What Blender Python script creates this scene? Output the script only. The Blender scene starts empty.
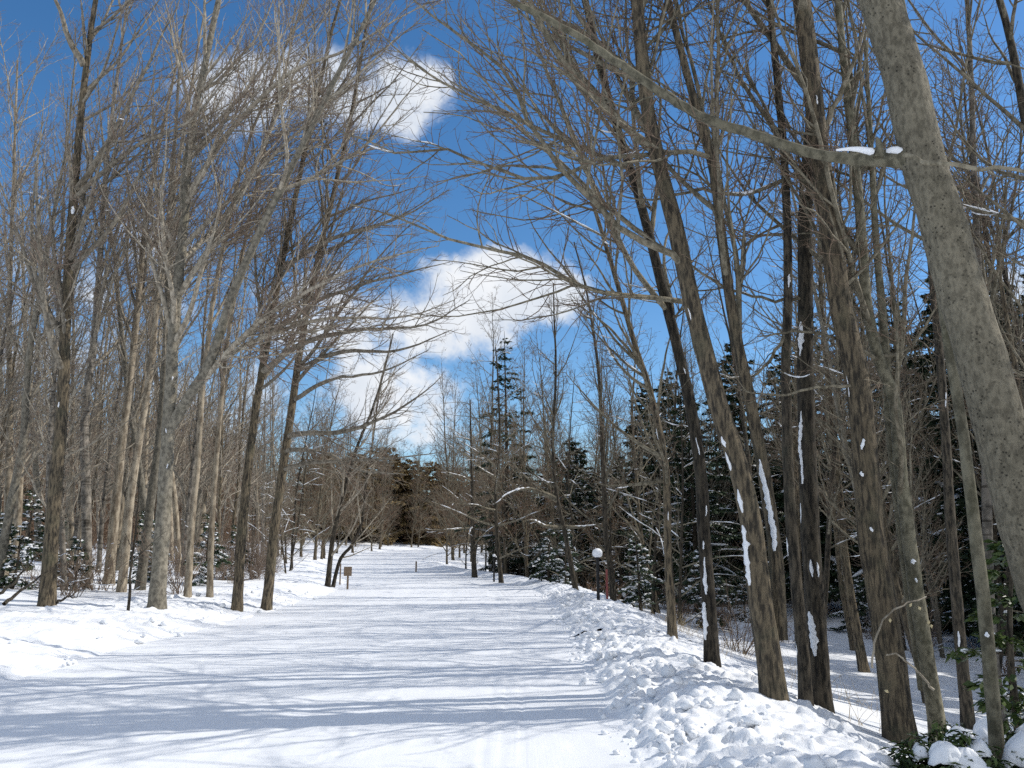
import bpy, math, random
import numpy as np
from mathutils import Vector

# ------------------------------------------------------------------ camera, world, sun, exposure
SC = bpy.context.scene
COL = SC.collection
R = math.radians
F_PX, PITCH, EYE = 803.0, R(11.3), 1.65

cam = bpy.data.cameras.new('camera')
cam.sensor_fit = 'HORIZONTAL'; cam.sensor_width = 36.0; cam.lens = 36.0 * F_PX / 1024.0
cam.clip_start = 0.05; cam.clip_end = 3000
cam_o = bpy.data.objects.new('camera', cam); COL.objects.link(cam_o)
cam_o.location = (0, 0, EYE); cam_o.rotation_euler = (math.pi / 2 + PITCH, 0, 0)
SC.camera = cam_o

SUN_AZ, SUN_EL = R(80), R(40)
SKY_STRENGTH = 0.15
sun = bpy.data.lights.new('sun', 'SUN'); sun.energy = 3.7; sun.angle = R(0.45); sun.color = (1.0, 0.95, 0.87)
sun_o = bpy.data.objects.new('sun', sun); COL.objects.link(sun_o)
S_DIR = Vector((math.sin(SUN_AZ) * math.cos(SUN_EL), math.cos(SUN_AZ) * math.cos(SUN_EL), math.sin(SUN_EL)))
sun_o.rotation_euler = S_DIR.to_track_quat('Z', 'Y').to_euler()
sun_o.location = (20, 5, 40)

SC.view_settings.view_transform = 'Standard'
SC.view_settings.look = 'None'
SC.view_settings.exposure = 0.15
SC.view_settings.gamma = 1.0
SC.view_settings.use_curve_mapping = False
SC.render.engine = 'CYCLES'
SC.cycles.use_denoising = False
SC.cycles.max_bounces = 4; SC.cycles.diffuse_bounces = 2; SC.cycles.glossy_bounces = 1
SC.cycles.sample_clamp_indirect = 4.0


def pix_dir(px, py):
    dx = (px - 512) / F_PX; dz = -(py - 384) / F_PX
    return np.array((dx, math.cos(PITCH) - math.sin(PITCH) * dz, math.sin(PITCH) + math.cos(PITCH) * dz))


def P(px, py, Y):
    d = pix_dir(px, py)
    return np.array((0, 0, EYE)) + d * (Y / d[1])


world = bpy.data.worlds.new('World'); SC.world = world; world.use_nodes = True


def build_world():
    nt = world.node_tree; N = nt.nodes; Lk = nt.links
    bg = N['Background']; bg.inputs[1].default_value = SKY_STRENGTH
    sky = N.new('ShaderNodeTexSky'); sky.sky_type = 'NISHITA'; sky.sun_disc = False
    sky.sun_elevation = SUN_EL; sky.sun_rotation = SUN_AZ
    sky.altitude = 600; sky.air_density = 1.0; sky.dust_density = 0.3; sky.ozone_density = 2.0
    hs = N.new('ShaderNodeHueSaturation'); hs.inputs['Saturation'].default_value = 1.27; hs.inputs['Value'].default_value = .90
    Lk.new(sky.outputs[0], hs.inputs['Color'])
    tc = N.new('ShaderNodeTexCoord')

    def math_n(op, a, b=None, clamp=False):
        n = N.new('ShaderNodeMath'); n.operation = op; n.use_clamp = clamp
        for i, v in enumerate((a, b)):
            if v is None: continue
            if isinstance(v, (int, float)): n.inputs[i].default_value = v
            else: Lk.new(v, n.inputs[i])
        return n.outputs[0]
    dirv = tc.outputs['Generated']
    blobs = [(405, 93, 52, 46, 1.25), (352, 92, 62, 40, 1.1), (285, 92, 90, 44, .95), (225, 105, 70, 34, .6),
             (495, 290, 100, 50, 1.3), (440, 325, 90, 55, 1.15), (556, 296, 56, 38, 1.2), (392, 385, 90, 62, 1.0),
             (335, 330, 100, 70, .85), (415, 436, 60, 26, .6), (80, 300, 130, 60, .6), (10, 330, 70, 60, .65),
             (170, 250, 60, 40, .6), (1018, 285, 36, 30, 1.0), (250, 400, 160, 60, .6)]
    total = None
    for px, py, rx, ry, w in blobs:
        c = pix_dir(px, py); c /= np.linalg.norm(c)
        s = N.new('ShaderNodeVectorMath'); s.operation = 'SUBTRACT'; Lk.new(dirv, s.inputs[0]); s.inputs[1].default_value = tuple(c)
        m = N.new('ShaderNodeVectorMath'); m.operation = 'MULTIPLY'; Lk.new(s.outputs[0], m.inputs[0])
        m.inputs[1].default_value = (F_PX / rx, F_PX / ry * .6, F_PX / ry)
        l = N.new('ShaderNodeVectorMath'); l.operation = 'LENGTH'; Lk.new(m.outputs[0], l.inputs[0])
        v = math_n('MULTIPLY', math_n('SUBTRACT', 1.0, math_n('POWER', l.outputs['Value'], 2.0), True), w)
        total = v if total is None else math_n('MAXIMUM', total, v)
    # cloud cover added to the unseen sky overhead and behind, for whiter fill light
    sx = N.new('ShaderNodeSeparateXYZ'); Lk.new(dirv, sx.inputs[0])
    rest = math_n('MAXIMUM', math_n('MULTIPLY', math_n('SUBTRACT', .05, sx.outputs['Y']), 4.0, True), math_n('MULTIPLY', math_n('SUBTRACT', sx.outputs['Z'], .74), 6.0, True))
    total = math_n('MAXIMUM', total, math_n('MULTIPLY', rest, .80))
    n1 = N.new('ShaderNodeTexNoise'); n1.inputs['Scale'].default_value = 11; n1.inputs['Detail'].default_value = 9
    n1.inputs['Roughness'].default_value = .56; Lk.new(dirv, n1.inputs['Vector'])
    n3 = N.new('ShaderNodeTexNoise'); n3.inputs['Scale'].default_value = 38; n3.inputs['Detail'].default_value = 8
    n3.inputs['Roughness'].default_value = .62; Lk.new(dirv, n3.inputs['Vector'])
    dens = math_n('ADD', math_n('ADD', total, math_n('MULTIPLY', math_n('SUBTRACT', n1.outputs[0], .5), 2.4)), math_n('MULTIPLY', math_n('SUBTRACT', n3.outputs[0], .5), 1.1))
    mr = N.new('ShaderNodeMapRange'); mr.interpolation_type = 'SMOOTHSTEP'
    mr.inputs['From Min'].default_value = .24; mr.inputs['From Max'].default_value = 1.05
    Lk.new(dens, mr.inputs['Value'])
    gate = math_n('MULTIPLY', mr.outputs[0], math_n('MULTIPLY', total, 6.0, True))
    # body of the cloud: sunlit and shaded tones painted into its colour by noise
    n2 = N.new('ShaderNodeTexNoise'); n2.inputs['Scale'].default_value = 7; n2.inputs['Detail'].default_value = 5
    off = N.new('ShaderNodeVectorMath'); off.operation = 'ADD'; off.inputs[1].default_value = (.3, .2, .13); Lk.new(dirv, off.inputs[0])
    Lk.new(off.outputs[0], n2.inputs['Vector'])
    cr = N.new('ShaderNodeValToRGB'); cr.color_ramp.elements[0].position = .38; cr.color_ramp.elements[1].position = .62
    cr.color_ramp.elements[0].color = (.70, .76, .85, 1); cr.color_ramp.elements[1].color = (.92, .94, .97, 1)
    Lk.new(n2.outputs[0], cr.inputs[0])
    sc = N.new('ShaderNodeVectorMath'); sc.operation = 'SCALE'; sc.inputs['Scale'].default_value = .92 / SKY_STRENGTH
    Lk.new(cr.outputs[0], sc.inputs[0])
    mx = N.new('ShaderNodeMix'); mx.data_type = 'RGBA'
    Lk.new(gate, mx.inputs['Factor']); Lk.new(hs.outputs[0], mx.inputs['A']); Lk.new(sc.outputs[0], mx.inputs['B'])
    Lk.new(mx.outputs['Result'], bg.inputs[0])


build_world()

# ------------------------------------------------------------------ helpers
rng = np.random.default_rng(11)


def vnoise(x, y, seed=0):
    """value noise on arrays, 0..1"""
    xi = np.floor(x).astype(np.int64); yi = np.floor(y).astype(np.int64)
    fx = x - xi; fy = y - yi
    fx = fx * fx * (3 - 2 * fx); fy = fy * fy * (3 - 2 * fy)

    def h(a, b):
        n = (a * 374761393 + b * 668265263 + seed * 974711) & 0x7fffffff
        n = ((n ^ (n >> 13)) * 1274126177) & 0x7fffffff
        return ((n ^ (n >> 16)) & 0xffff) / 65535.0
    return (h(xi, yi) * (1 - fx) + h(xi + 1, yi) * fx) * (1 - fy) + (h(xi, yi + 1) * (1 - fx) + h(xi + 1, yi + 1) * fx) * fy


def fbm(x, y, octv=4, seed=0, gain=.5):
    a, t, s = 1.0, 0, 0
    for o in range(octv):
        t = t + a * vnoise(x * 2 ** o, y * 2 ** o, seed + o); s += a; a *= gain
    return t / s - .5


def new_mesh(name, V, F, mats, midx=None, smooth=True, uv=None):
    """V (n,3), F (m,k) with k = 3 or 4"""
    V = np.asarray(V, dtype=np.float32); F = np.asarray(F, dtype=np.int32)
    me = bpy.data.meshes.new(name)
    me.vertices.add(len(V)); me.vertices.foreach_set('co', V.ravel())
    k = F.shape[1]
    me.loops.add(F.size); me.loops.foreach_set('vertex_index', F.ravel())
    me.polygons.add(len(F))
    me.polygons.foreach_set('loop_start', np.arange(0, F.size, k, dtype=np.int32))
    if smooth: me.polygons.foreach_set('use_smooth', np.ones(len(F), dtype=bool))
    for m in (mats if isinstance(mats, (list, tuple)) else [mats]): me.materials.append(m)
    if midx is not None: me.polygons.foreach_set('material_index', np.asarray(midx, dtype=np.int32))
    if uv is not None:
        l = me.uv_layers.new(name='UVMap'); l.data.foreach_set('uv', np.asarray(uv, dtype=np.float32)[F.ravel()].ravel())
    me.update(calc_edges=True)
    return me


def tag(o, label=None, cat=None, group=None, kind=None):
    if label: o['label'] = label
    if cat: o['category'] = cat
    if group: o['group'] = group
    if kind: o['kind'] = kind
    return o


def link(name, mesh, parent=None, loc=None):
    o = bpy.data.objects.new(name, mesh); COL.objects.link(o)
    if parent is not None: o.parent = parent
    if loc is not None: o.location = tuple(loc)
    return o


def thing(name, label, cat, loc=(0, 0, 0), rz=0.0, scale=1.0, group=None):
    o = link(name, None, None, loc); o.rotation_euler = (0, 0, rz); o.scale = (scale,) * 3
    return tag(o, label, cat, group)


class Acc:
    """collects quads (or triangles as degenerate-free quads) into one mesh"""
    def __init__(s): s.V = []; s.F = []; s.M = []; s.n = 0

    def add(s, V, F, m=0):
        s.V.append(V); s.F.append(F + s.n); s.M.append(np.full(len(F), m)); s.n += len(V)

    def tubes(s, Pts, Rad, sides, m=0, rough=0.0, rg=None, squash=1.0):
        """Pts (M,N,3) Rad (M,N)"""
        Pts = np.asarray(Pts, float); Rad = np.asarray(Rad, float)
        if Pts.ndim == 2: Pts = Pts[None]; Rad = Rad[None]
        M, N, _ = Pts.shape
        if M == 0: return
        T = np.gradient(Pts, axis=1); T /= np.linalg.norm(T, axis=2, keepdims=True) + 1e-9
        mt = Pts[:, -1] - Pts[:, 0]; mt /= np.linalg.norm(mt, axis=1, keepdims=True) + 1e-9
        ref = np.where(np.abs(mt[:, 2:3]) < .8, np.array([[0, 0, 1.]]), np.array([[.0, 1., 0]]))
        A = np.cross(T, ref[:, None, :]); A /= np.linalg.norm(A, axis=2, keepdims=True) + 1e-9
        B = np.cross(A, T)
        th = np.arange(sides) / sides * 2 * np.pi
        rr = Rad[:, :, None] * np.ones(sides)
        if rough:
            rr = rr * (1 + rough * (rg.random((M, N, sides)) - .5) * 2)
        V = Pts[:, :, None, :] + rr[..., None] * (np.cos(th)[:, None] * A[:, :, None, :] + squash * np.sin(th)[:, None] * B[:, :, None, :])
        idx = np.arange(M * N * sides).reshape(M, N, sides)
        a = idx[:, :-1, :]; b = np.roll(a, -1, 2); c = idx[:, 1:, :]; d = np.roll(c, -1, 2)
        F = np.stack([a, b, d, c], -1).reshape(-1, 4)
        s.add(V.reshape(-1, 3), F, m)

    def ball(s, c, r, m=0, rg=None, rough=.15, segs=(8, 5), sc=(1, 1, 1)):
        nu, nv = segs
        V = []
        ph = np.linspace(0, np.pi, nv + 1); th = np.arange(nu) / nu * 2 * np.pi
        g = np.stack([np.outer(np.sin(ph), np.cos(th)), np.outer(np.sin(ph), np.sin(th)), np.outer(np.cos(ph), np.ones(nu))], -1)
        if rg is not None: g = g * (1 + rough * (rg.random((nv + 1, nu, 1)) - .5) * 2)
        g[0] = g[0].mean(0); g[-1] = g[-1].mean(0)
        V = g.reshape(-1, 3) * np.array(sc) * r + np.asarray(c)
        i = np.arange((nv + 1) * nu).reshape(nv + 1, nu)
        a = i[:-1]; b = np.roll(a, -1, 1); c2 = i[1:]; d = np.roll(c2, -1, 1)
        s.add(V, np.stack([a, c2, d, b], -1).reshape(-1, 4), m)

    def mesh(s, name, mats, smooth=True):
        if not s.V: return None
        return new_mesh(name, np.concatenate(s.V), np.concatenate(s.F), mats, np.concatenate(s.M), smooth)


def resample(pts, n, extra=None):
    """Catmull-Rom through pts -> n points evenly by arc length; extra columns ride along"""
    pts = np.asarray(pts, float)
    p = np.vstack([2 * pts[0] - pts[1], pts, 2 * pts[-1] - pts[-2]])
    out = []
    for i in range(1, len(p) - 2):
        t = np.linspace(0, 1, 13)[:-1, None]
        a, b, c, d = p[i - 1], p[i], p[i + 1], p[i + 2]
        out.append(.5 * (2 * b + (c - a) * t + (2 * a - 5 * b + 4 * c - d) * t ** 2 + (3 * b - a - 3 * c + d) * t ** 3))
    out.append(pts[-1:]); q = np.vstack(out)
    s = np.concatenate([[0], np.cumsum(np.linalg.norm(np.diff(q, axis=0), axis=1))])
    u = np.linspace(0, s[-1], n)
    return np.stack([np.interp(u, s, q[:, k]) for k in range(q.shape[1])], 1)


def unit(v): return v / (np.linalg.norm(v, axis=-1, keepdims=True) + 1e-9)


def spawn(Pp, Rp, rg, dens, t0, t1, ang, lf, N, up=.0, wig=.15, bias=(0, 0, 0), rf=.6, lmin=.1, lmax=9, rmin=.003, tip=.35, even=False, maxn=None):
    """children of parent polylines. Pp (M,K,3), Rp (M,K)"""
    M, K, _ = Pp.shape
    L = np.linalg.norm(np.diff(Pp, axis=1), axis=2).sum(1)
    cnt = rg.poisson(dens * L * (t1 - t0)) if not even else np.maximum(1, np.round(dens * L * (t1 - t0)).astype(int))
    idx = np.repeat(np.arange(M), cnt)
    if maxn and len(idx) > maxn: idx = rg.choice(idx, maxn, replace=False)
    n = len(idx)
    if n == 0: return np.zeros((0, N, 3)), np.zeros((0, N))
    t = t0 + (t1 - t0) * rg.random(n)
    f = t * (K - 1); i = np.minimum(f.astype(int), K - 2); w = (f - i)[:, None]
    p = Pp[idx, i] * (1 - w) + Pp[idx, i + 1] * w
    r = Rp[idx, i] * (1 - w[:, 0]) + Rp[idx, i + 1] * w[:, 0]
    tan = unit(Pp[idx, i + 1] - Pp[idx, i])
    rv = rg.normal(size=(n, 3)); perp = unit(rv - (rv * tan).sum(1, keepdims=True) * tan)
    a = np.radians(rg.uniform(ang[0], ang[1], n))[:, None]
    d = unit(np.cos(a) * tan + np.sin(a) * perp + np.array(bias))
    ln = np.clip(lf * L[idx] * (1.15 - t) * rg.uniform(.55, 1.15, n), lmin, lmax)
    r0 = np.maximum(np.minimum(r * rf, ln * .0075 + .0025), rmin)
    pts = np.empty((n, N, 3)); pts[:, 0] = p
    st = (ln / (N - 1))[:, None]
    for k in range(1, N):
        d = unit(d + wig * rg.normal(size=(n, 3)) + np.array((0, 0, up)))
        pts[:, k] = pts[:, k - 1] + d * st
    rad = r0[:, None] * np.linspace(1, tip, N)
    return pts, rad


def pad(Pl, n):
    return np.stack([resample(p, n) for p in Pl])


def snow_on(Pl, Rl, rg, acc, prob=.5, slope=.55, thick=1.0, rmin=.012):
    """snow lying along the upper side of limbs"""
    for p, r in zip(Pl, Rl):
        if rg.random() > prob: continue
        n = len(p)
        a = rg.uniform(0, .45); b = min(1.0, a + rg.uniform(.25, .6))
        i0, i1 = int(a * (n - 1)), int(math.ceil(b * (n - 1)))
        q = p[i0:i1 + 1]; rr = r[i0:i1 + 1]
        if len(q) < 2: continue
        tz = abs((q[-1] - q[0])[2]) / (np.linalg.norm(q[-1] - q[0]) + 1e-6)
        if tz > slope: continue
        m = max(6, len(q) * 2)
        e = resample(np.column_stack([q, rr]), m)
        c = e[:, :3].copy(); R0 = np.maximum(e[:, 3], rmin)
        prof = np.sin(np.linspace(.12, math.pi - .12, m)) ** .45 * rg.uniform(.35, 1.15, m)
        c[:, 2] += R0 * .55
        acc.tubes(c, R0 * .95 * thick * prof, 6, squash=1.0)


# ------------------------------------------------------------------ materials
def mat(name, base, rough=.8):
    m = bpy.data.materials.new(name); m.use_nodes = True
    b = m.node_tree.nodes['Principled BSDF']
    b.inputs['Base Color'].default_value = (*base, 1); b.inputs['Roughness'].default_value = rough
    b.inputs['Specular IOR Level'].default_value = .25
    return m, m.node_tree, b


def noise_node(nt, scale, detail=4, rough=.55, vec=None):
    n = nt.nodes.new('ShaderNodeTexNoise'); n.inputs['Scale'].default_value = scale
    n.inputs['Detail'].default_value = detail; n.inputs['Roughness'].default_value = rough
    if vec is not None: nt.links.new(vec, n.inputs['Vector'])
    return n


def coords(nt, scale, space='Object'):
    tc = nt.nodes.new('ShaderNodeTexCoord'); mp = nt.nodes.new('ShaderNodeMapping')
    mp.inputs['Scale'].default_value = scale; nt.links.new(tc.outputs[space], mp.inputs['Vector'])
    oi = nt.nodes.new('ShaderNodeObjectInfo')
    ad = nt.nodes.new('ShaderNodeVectorMath'); ad.operation = 'ADD'
    sc = nt.nodes.new('ShaderNodeMath'); sc.operation = 'MULTIPLY'; sc.inputs[1].default_value = 37.0
    nt.links.new(oi.outputs['Random'], sc.inputs[0])
    nt.links.new(mp.outputs[0], ad.inputs[0]); nt.links.new(sc.outputs[0], ad.inputs[1])
    return ad.outputs[0], oi.outputs['Random']


def ramp(nt, src, stops):
    c = nt.nodes.new('ShaderNodeValToRGB'); e = c.color_ramp.elements
    while len(e) < len(stops): e.new(.5)
    for k, (p, col) in enumerate(stops): e[k].position = p; e[k].color = (*col, 1)
    nt.links.new(src, c.inputs[0]); return c.outputs[0]


def mixc(nt, f, a, b, mode='MIX'):
    m = nt.nodes.new('ShaderNodeMix'); m.data_type = 'RGBA'; m.blend_type = mode
    for s, v in (('Factor', f), ('A', a), ('B', b)):
        if isinstance(v, (int, float)): m.inputs[s].default_value = v
        elif isinstance(v, tuple): m.inputs[s].default_value = (*v, 1)
        else: nt.links.new(v, m.inputs[s])
    return m.outputs['Result']


def bark(name, dark, light, stretch=.16, scale=9, bump=.6, moss=None, spots=0.0, bands=0.0):
    m, nt, b = mat(name, light, .9)
    v, rnd = coords(nt, (1, 1, stretch))
    n = noise_node(nt, scale * 2.2, 6, .62, v)
    col = ramp(nt, n.outputs[0], [(.40, dark), (.58, light)])
    v2, _ = coords(nt, (1, 1, 1))
    big = noise_node(nt, 1.7, 3, .5, v2)
    col = mixc(nt, .35, col, ramp(nt, big.outputs[0], [(.35, (.45, .45, .45)), (.7, (1.25, 1.25, 1.25))]), 'MULTIPLY')
    if spots:
        vo = nt.nodes.new('ShaderNodeTexVoronoi'); vo.inputs['Scale'].default_value = 30; vo.inputs['Randomness'].default_value = 1.0; nt.links.new(v2, vo.inputs['Vector'])
        sp = ramp(nt, vo.outputs['Distance'], [(.12, (.1, .1, .1)), (.30, (1, 1, 1))])
        ms = noise_node(nt, 3.0, 2, .5, v2)
        mk = ramp(nt, ms.outputs[0], [(.42, (1, 1, 1)), (.60, (0, 0, 0))])
        sp = mixc(nt, 1.0, sp, mk, 'LIGHTEN')
        col = mixc(nt, spots, col, sp, 'MULTIPLY')
    if bands:
        vb, _ = coords(nt, (1.0, 1.0, 9.0))
        nb = noise_node(nt, 1.3, 3, .6, vb)
        col = mixc(nt, bands, col, ramp(nt, nb.outputs[0], [(.36, (.25, .23, .2)), (.46, (1, 1, 1))]), 'MULTIPLY')
    if moss:
        mo = noise_node(nt, 2.6, 4, .6, v2)
        col = mixc(nt, ramp(nt, mo.outputs[0], [(.54, (0, 0, 0)), (.74, (.55, .55, .55))]), col, moss)
    # every tree a little lighter or darker than its neighbour
    vr = nt.nodes.new('ShaderNodeMapRange'); vr.inputs['To Min'].default_value = .75; vr.inputs['To Max'].default_value = 1.25
    nt.links.new(rnd, vr.inputs['Value'])
    h = nt.nodes.new('ShaderNodeHueSaturation'); nt.links.new(vr.outputs[0], h.inputs['Value']); nt.links.new(col, h.inputs['Color'])
    nt.links.new(h.outputs[0], b.inputs['Base Color'])
    if bump:
        bp = nt.nodes.new('ShaderNodeBump'); bp.inputs['Strength'].default_value = bump; bp.inputs['Distance'].default_value = .02
        nt.links.new(n.outputs[0], bp.inputs['Height']); nt.links.new(bp.outputs[0], b.inputs['Normal'])
    return m


def simple(name, a, b2, scale=6, rough=.8):
    m, nt, b = mat(name, a, rough)
    v, rnd = coords(nt, (1, 1, 1))
    n = noise_node(nt, scale, 3, .55, v)
    nt.links.new(ramp(nt, n.outputs[0], [(.35, a), (.65, b2)]), b.inputs['Base Color'])
    return m


def snow_mat(name, base=(.86, .88, .91), scale=30, strength=.35, tracks=False):
    m, nt, b = mat(name, base, .6)
    b.inputs['Specular IOR Level'].default_value = .3
    tc = nt.nodes.new('ShaderNodeTexCoord')
    n = noise_node(nt, scale, 6, .65, tc.outputs['Object'])
    n2 = noise_node(nt, 2.2, 4, .6, tc.outputs['Object'])
    nt.links.new(ramp(nt, n2.outputs[0], [(.3, tuple(x * .95 for x in base)), (.7, base)]), b.inputs['Base Color'])
    h = n.outputs[0]
    if tracks:   # tyre and ski marks run along the road (u across, v along)
        mp = nt.nodes.new('ShaderNodeMapping'); mp.inputs['Scale'].default_value = (26, .25, 1)
        nt.links.new(tc.outputs['UV'], mp.inputs['Vector'])
        t = noise_node(nt, 1.0, 4, .6, mp.outputs[0])
        mp2 = nt.nodes.new('ShaderNodeMapping'); mp2.inputs['Scale'].default_value = (1.3, .04, 1)
        nt.links.new(tc.outputs['UV'], mp2.inputs['Vector'])
        g = noise_node(nt, 1.0, 2, .5, mp2.outputs[0])
        k = nt.nodes.new('ShaderNodeMath'); k.operation = 'MULTIPLY'
        nt.links.new(t.outputs[0], k.inputs[0])
        nt.links.new(ramp(nt, g.outputs[0], [(.42, (.15,) * 3), (.62, (1.,) * 3)]), k.inputs[1])
        s = nt.nodes.new('ShaderNodeMath'); s.operation = 'ADD'; nt.links.new(h, s.inputs[0]); nt.links.new(k.outputs[0], s.inputs[1]); h = s.outputs[0]
    bp = nt.nodes.new('ShaderNodeBump'); bp.inputs['Strength'].default_value = strength; bp.inputs['Distance'].default_value = .02
    nt.links.new(h, bp.inputs['Height']); nt.links.new(bp.outputs[0], b.inputs['Normal'])
    return m


M_SNOW = snow_mat('fresh_snow', scale=18, strength=.3)
M_ROAD = snow_mat('packed_snow', (.84, .86, .89), scale=9, strength=.16, tracks=True)
M_SNOWB = snow_mat('ploughed_snow', (.88, .90, .93), scale=30, strength=.45)
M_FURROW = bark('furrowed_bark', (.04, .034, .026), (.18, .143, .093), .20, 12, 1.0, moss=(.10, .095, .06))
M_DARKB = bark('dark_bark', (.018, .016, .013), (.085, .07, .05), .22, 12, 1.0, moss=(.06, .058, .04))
M_BEECH = bark('smooth_grey_bark', (.12, .108, .085), (.25, .225, .175), .7, 6, .4, moss=(.13, .12, .08))
M_SPOT = bark('pocked_bark', (.12, .106, .076), (.215, .19, .138), .5, 14, 1.0, moss=(.12, .108, .075), spots=.9)
M_OLIVE = bark('olive_grey_bark', (.08, .073, .05), (.185, .168, .118), .7, 6, .5, moss=(.10, .095, .055))
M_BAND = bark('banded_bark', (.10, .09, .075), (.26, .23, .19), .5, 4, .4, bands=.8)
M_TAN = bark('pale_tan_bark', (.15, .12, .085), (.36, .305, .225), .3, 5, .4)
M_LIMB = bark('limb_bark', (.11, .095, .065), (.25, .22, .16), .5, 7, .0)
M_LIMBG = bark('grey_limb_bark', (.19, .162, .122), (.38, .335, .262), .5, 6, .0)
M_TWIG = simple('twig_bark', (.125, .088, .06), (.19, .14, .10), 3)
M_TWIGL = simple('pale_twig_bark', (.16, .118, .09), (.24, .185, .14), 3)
M_TWIGR = simple('reddish_twig_bark', (.15, .095, .06), (.22, .145, .095), 2)
M_NEEDLE = simple('hemlock_needles', (.02, .036, .02), (.05, .075, .033), 1.6, .6)
M_NEEDLEB = simple('bronze_needles', (.17, .122, .06), (.25, .182, .08), .4, .7)
M_LEAF = simple('evergreen_leaves', (.03, .055, .016), (.08, .115, .03), 5, .4)
M_DRY = simple('dry_grass_blades', (.38, .29, .17), (.5, .40, .25), 4)
M_DRYLEAF = simple('withered_leaf', (.5, .42, .25), (.6, .5, .3), 8)
M_BLACK = simple('black_painted_post', (.012, .012, .013), (.02, .02, .02), 8, .5)
M_RED = simple('faded_red_paint', (.22, .06, .055), (.28, .09, .08), 8, .6)
M_WOOD = simple('weathered_post_wood', (.17, .12, .08), (.27, .20, .14), 12)

# ------------------------------------------------------------------ terrain shape
CY = np.array([-60, 0, 26, 34, 40, 46, 52, 60, 70, 80, 90, 98, 108, 118, 150, 400.])
CX = np.array([-2.7, -2.65, -2.45, -3.2, -4.5, -6.3, -8.2, -10.2, -11.6, -12.0, -11.2, -9.0, -4.0, 4.0, 34, 300.])
ZY = np.array([-100, 48, 60, 72, 86, 100, 125, 200, 600.])
ZZ = np.array([0, 0, .1, .3, .72, 1.05, 1.4, 2.6, 5.])
HW = 3.65


def smooth_interp(y, xs, ys):
    d = 3.0
    return (np.interp(y - d, xs, ys) + np.interp(y, xs, ys) + np.interp(y + d, xs, ys)) / 3


def centre(Y): return smooth_interp(Y, CY, CX)


RS = [0, .45, .9, 1.4, 1.9, 2.5, 3.2, 4.5, 7, 12, 30, 60, 150, 700]
RZ = [0, .11, .18, .14, .01, -.22, -.48, -.85, -1.25, -1.45, -1.3, -.6, 1.5, 6]
LS = [0, .4, 1.0, 1.8, 2.6, 4.0, 8, 16, 30, 60, 150, 700]
LZ = [0, .10, .24, .34, .36, .40, .62, 1.15, 1.8, 2.4, 3.2, 8]


def terrain(x, Y, bank=True):
    """height of the snow surface (bank=False: without the ploughed ridge)"""
    c = centre(Y); u = x - c
    far = np.clip((Y - 35) / 40, 0, 1)
    sr = np.maximum(u - HW, 0); sl = np.maximum(-u - HW, 0)
    pr = np.interp(sr, RS, RZ); pl = np.interp(sl, LS, LZ)
    pr = np.where(pr < 0, pr * (1 - .75 * far), pr * (1 - .5 * far))
    z = smooth_interp(Y, ZY, ZZ) + pr + pl
    off = np.clip((np.abs(u) - HW - 2.2) / 3, 0, 1)
    z = z + off * (.5 * fbm(x * .16, Y * .16, 4, 5) + .10 * fbm(x * .9, Y * .9, 3, 9))
    if not bank:
        z = z - .10 * np.exp(-((sr - 1.1) / .9) ** 2) * (u > HW) - .10 * np.exp(-((sl - 1.3) / 1.0) ** 2) * (u < -HW)
        z = z - .05 * (np.abs(u) < HW + .15)
    return z


def tz(x, y): return float(terrain(np.array([float(x)]), np.array([float(y)]))[0])


def grid_faces(a, b):
    i = np.arange(a * b).reshape(a, b)
    return np.stack([i[:-1, :-1], i[:-1, 1:], i[1:, 1:], i[1:, :-1]], -1).reshape(-1, 4)


def build_ground():
    gx = np.concatenate([np.linspace(-900, -70, 24)[:-1], np.linspace(-70, -14, 90)[:-1], np.linspace(-14, 16, 190)[:-1],
                         np.linspace(16, 70, 90)[:-1], np.linspace(70, 900, 24)])
    gy = np.concatenate([np.linspace(-600, -12, 20)[:-1], np.linspace(-12, 34, 240)[:-1], np.linspace(34, 130, 190)[:-1],
                         np.linspace(130, 1500, 30)])
    Y, X = np.meshgrid(gy, gx, indexing='ij')
    Z = terrain(X, Y, bank=False)
    tag(link('snow_ground', new_mesh('snow_ground', np.stack([X, Y, Z], -1).reshape(-1, 3), grid_faces(len(gy), len(gx)), M_SNOW)), kind='structure')
    # road: packed snow, one sheet following the curve
    uu = np.linspace(-HW - .12, HW + .12, 230)
    vv = np.concatenate([np.linspace(-8, 30, 420)[:-1], np.linspace(30, 150, 260)])
    V, U = np.meshgrid(vv, uu, indexing='ij')
    X = centre(V) + U
    edge = np.clip((np.abs(U) - HW + .5) / .6, 0, 1)
    Z = smooth_interp(V, ZY, ZZ) + .004 - .035 * edge ** 2 * 0
    Z = Z + .018 * fbm(U * 1.1, V * .12, 4, 21) + .012 * fbm(U * 5, V * 2.2, 3, 23)
    for (u0, w, dp, wob) in ((-2.5, .16, .010, .12), (-.95, .16, .010, .12), (.55, .17, .012, .1), (2.1, .17, .012, .1), (2.36, .03, .012, .03), (2.52, .025, .010, .03), (2.68, .03, .012, .03), (1.2, .03, .008, .06)):
        line = u0 + wob * 2 * fbm(V * .12 + u0 * 7, V * 0 + u0, 2, 31)
        Z = Z - .55 * dp * np.exp(-((U - line) / w) ** 2) * (.35 + 1.3 * np.clip(vnoise(V * .35, U * 0 + u0 * 3, 33), 0, 1)) * np.clip((40 - V) / 10, 0, 1)
    Z = Z + .008 * fbm(U * 9, V * 6, 3, 37)
    Z = Z + .03 * np.clip(fbm(U * 2.2, V * .9, 3, 29), 0, 1) * edge
    tag(link('road', new_mesh('road', np.stack([X, V, Z], -1).reshape(-1, 3), grid_faces(len(vv), len(uu)), M_ROAD,
                              uv=np.stack([U, V], -1).reshape(-1, 2))), kind='structure')


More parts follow.
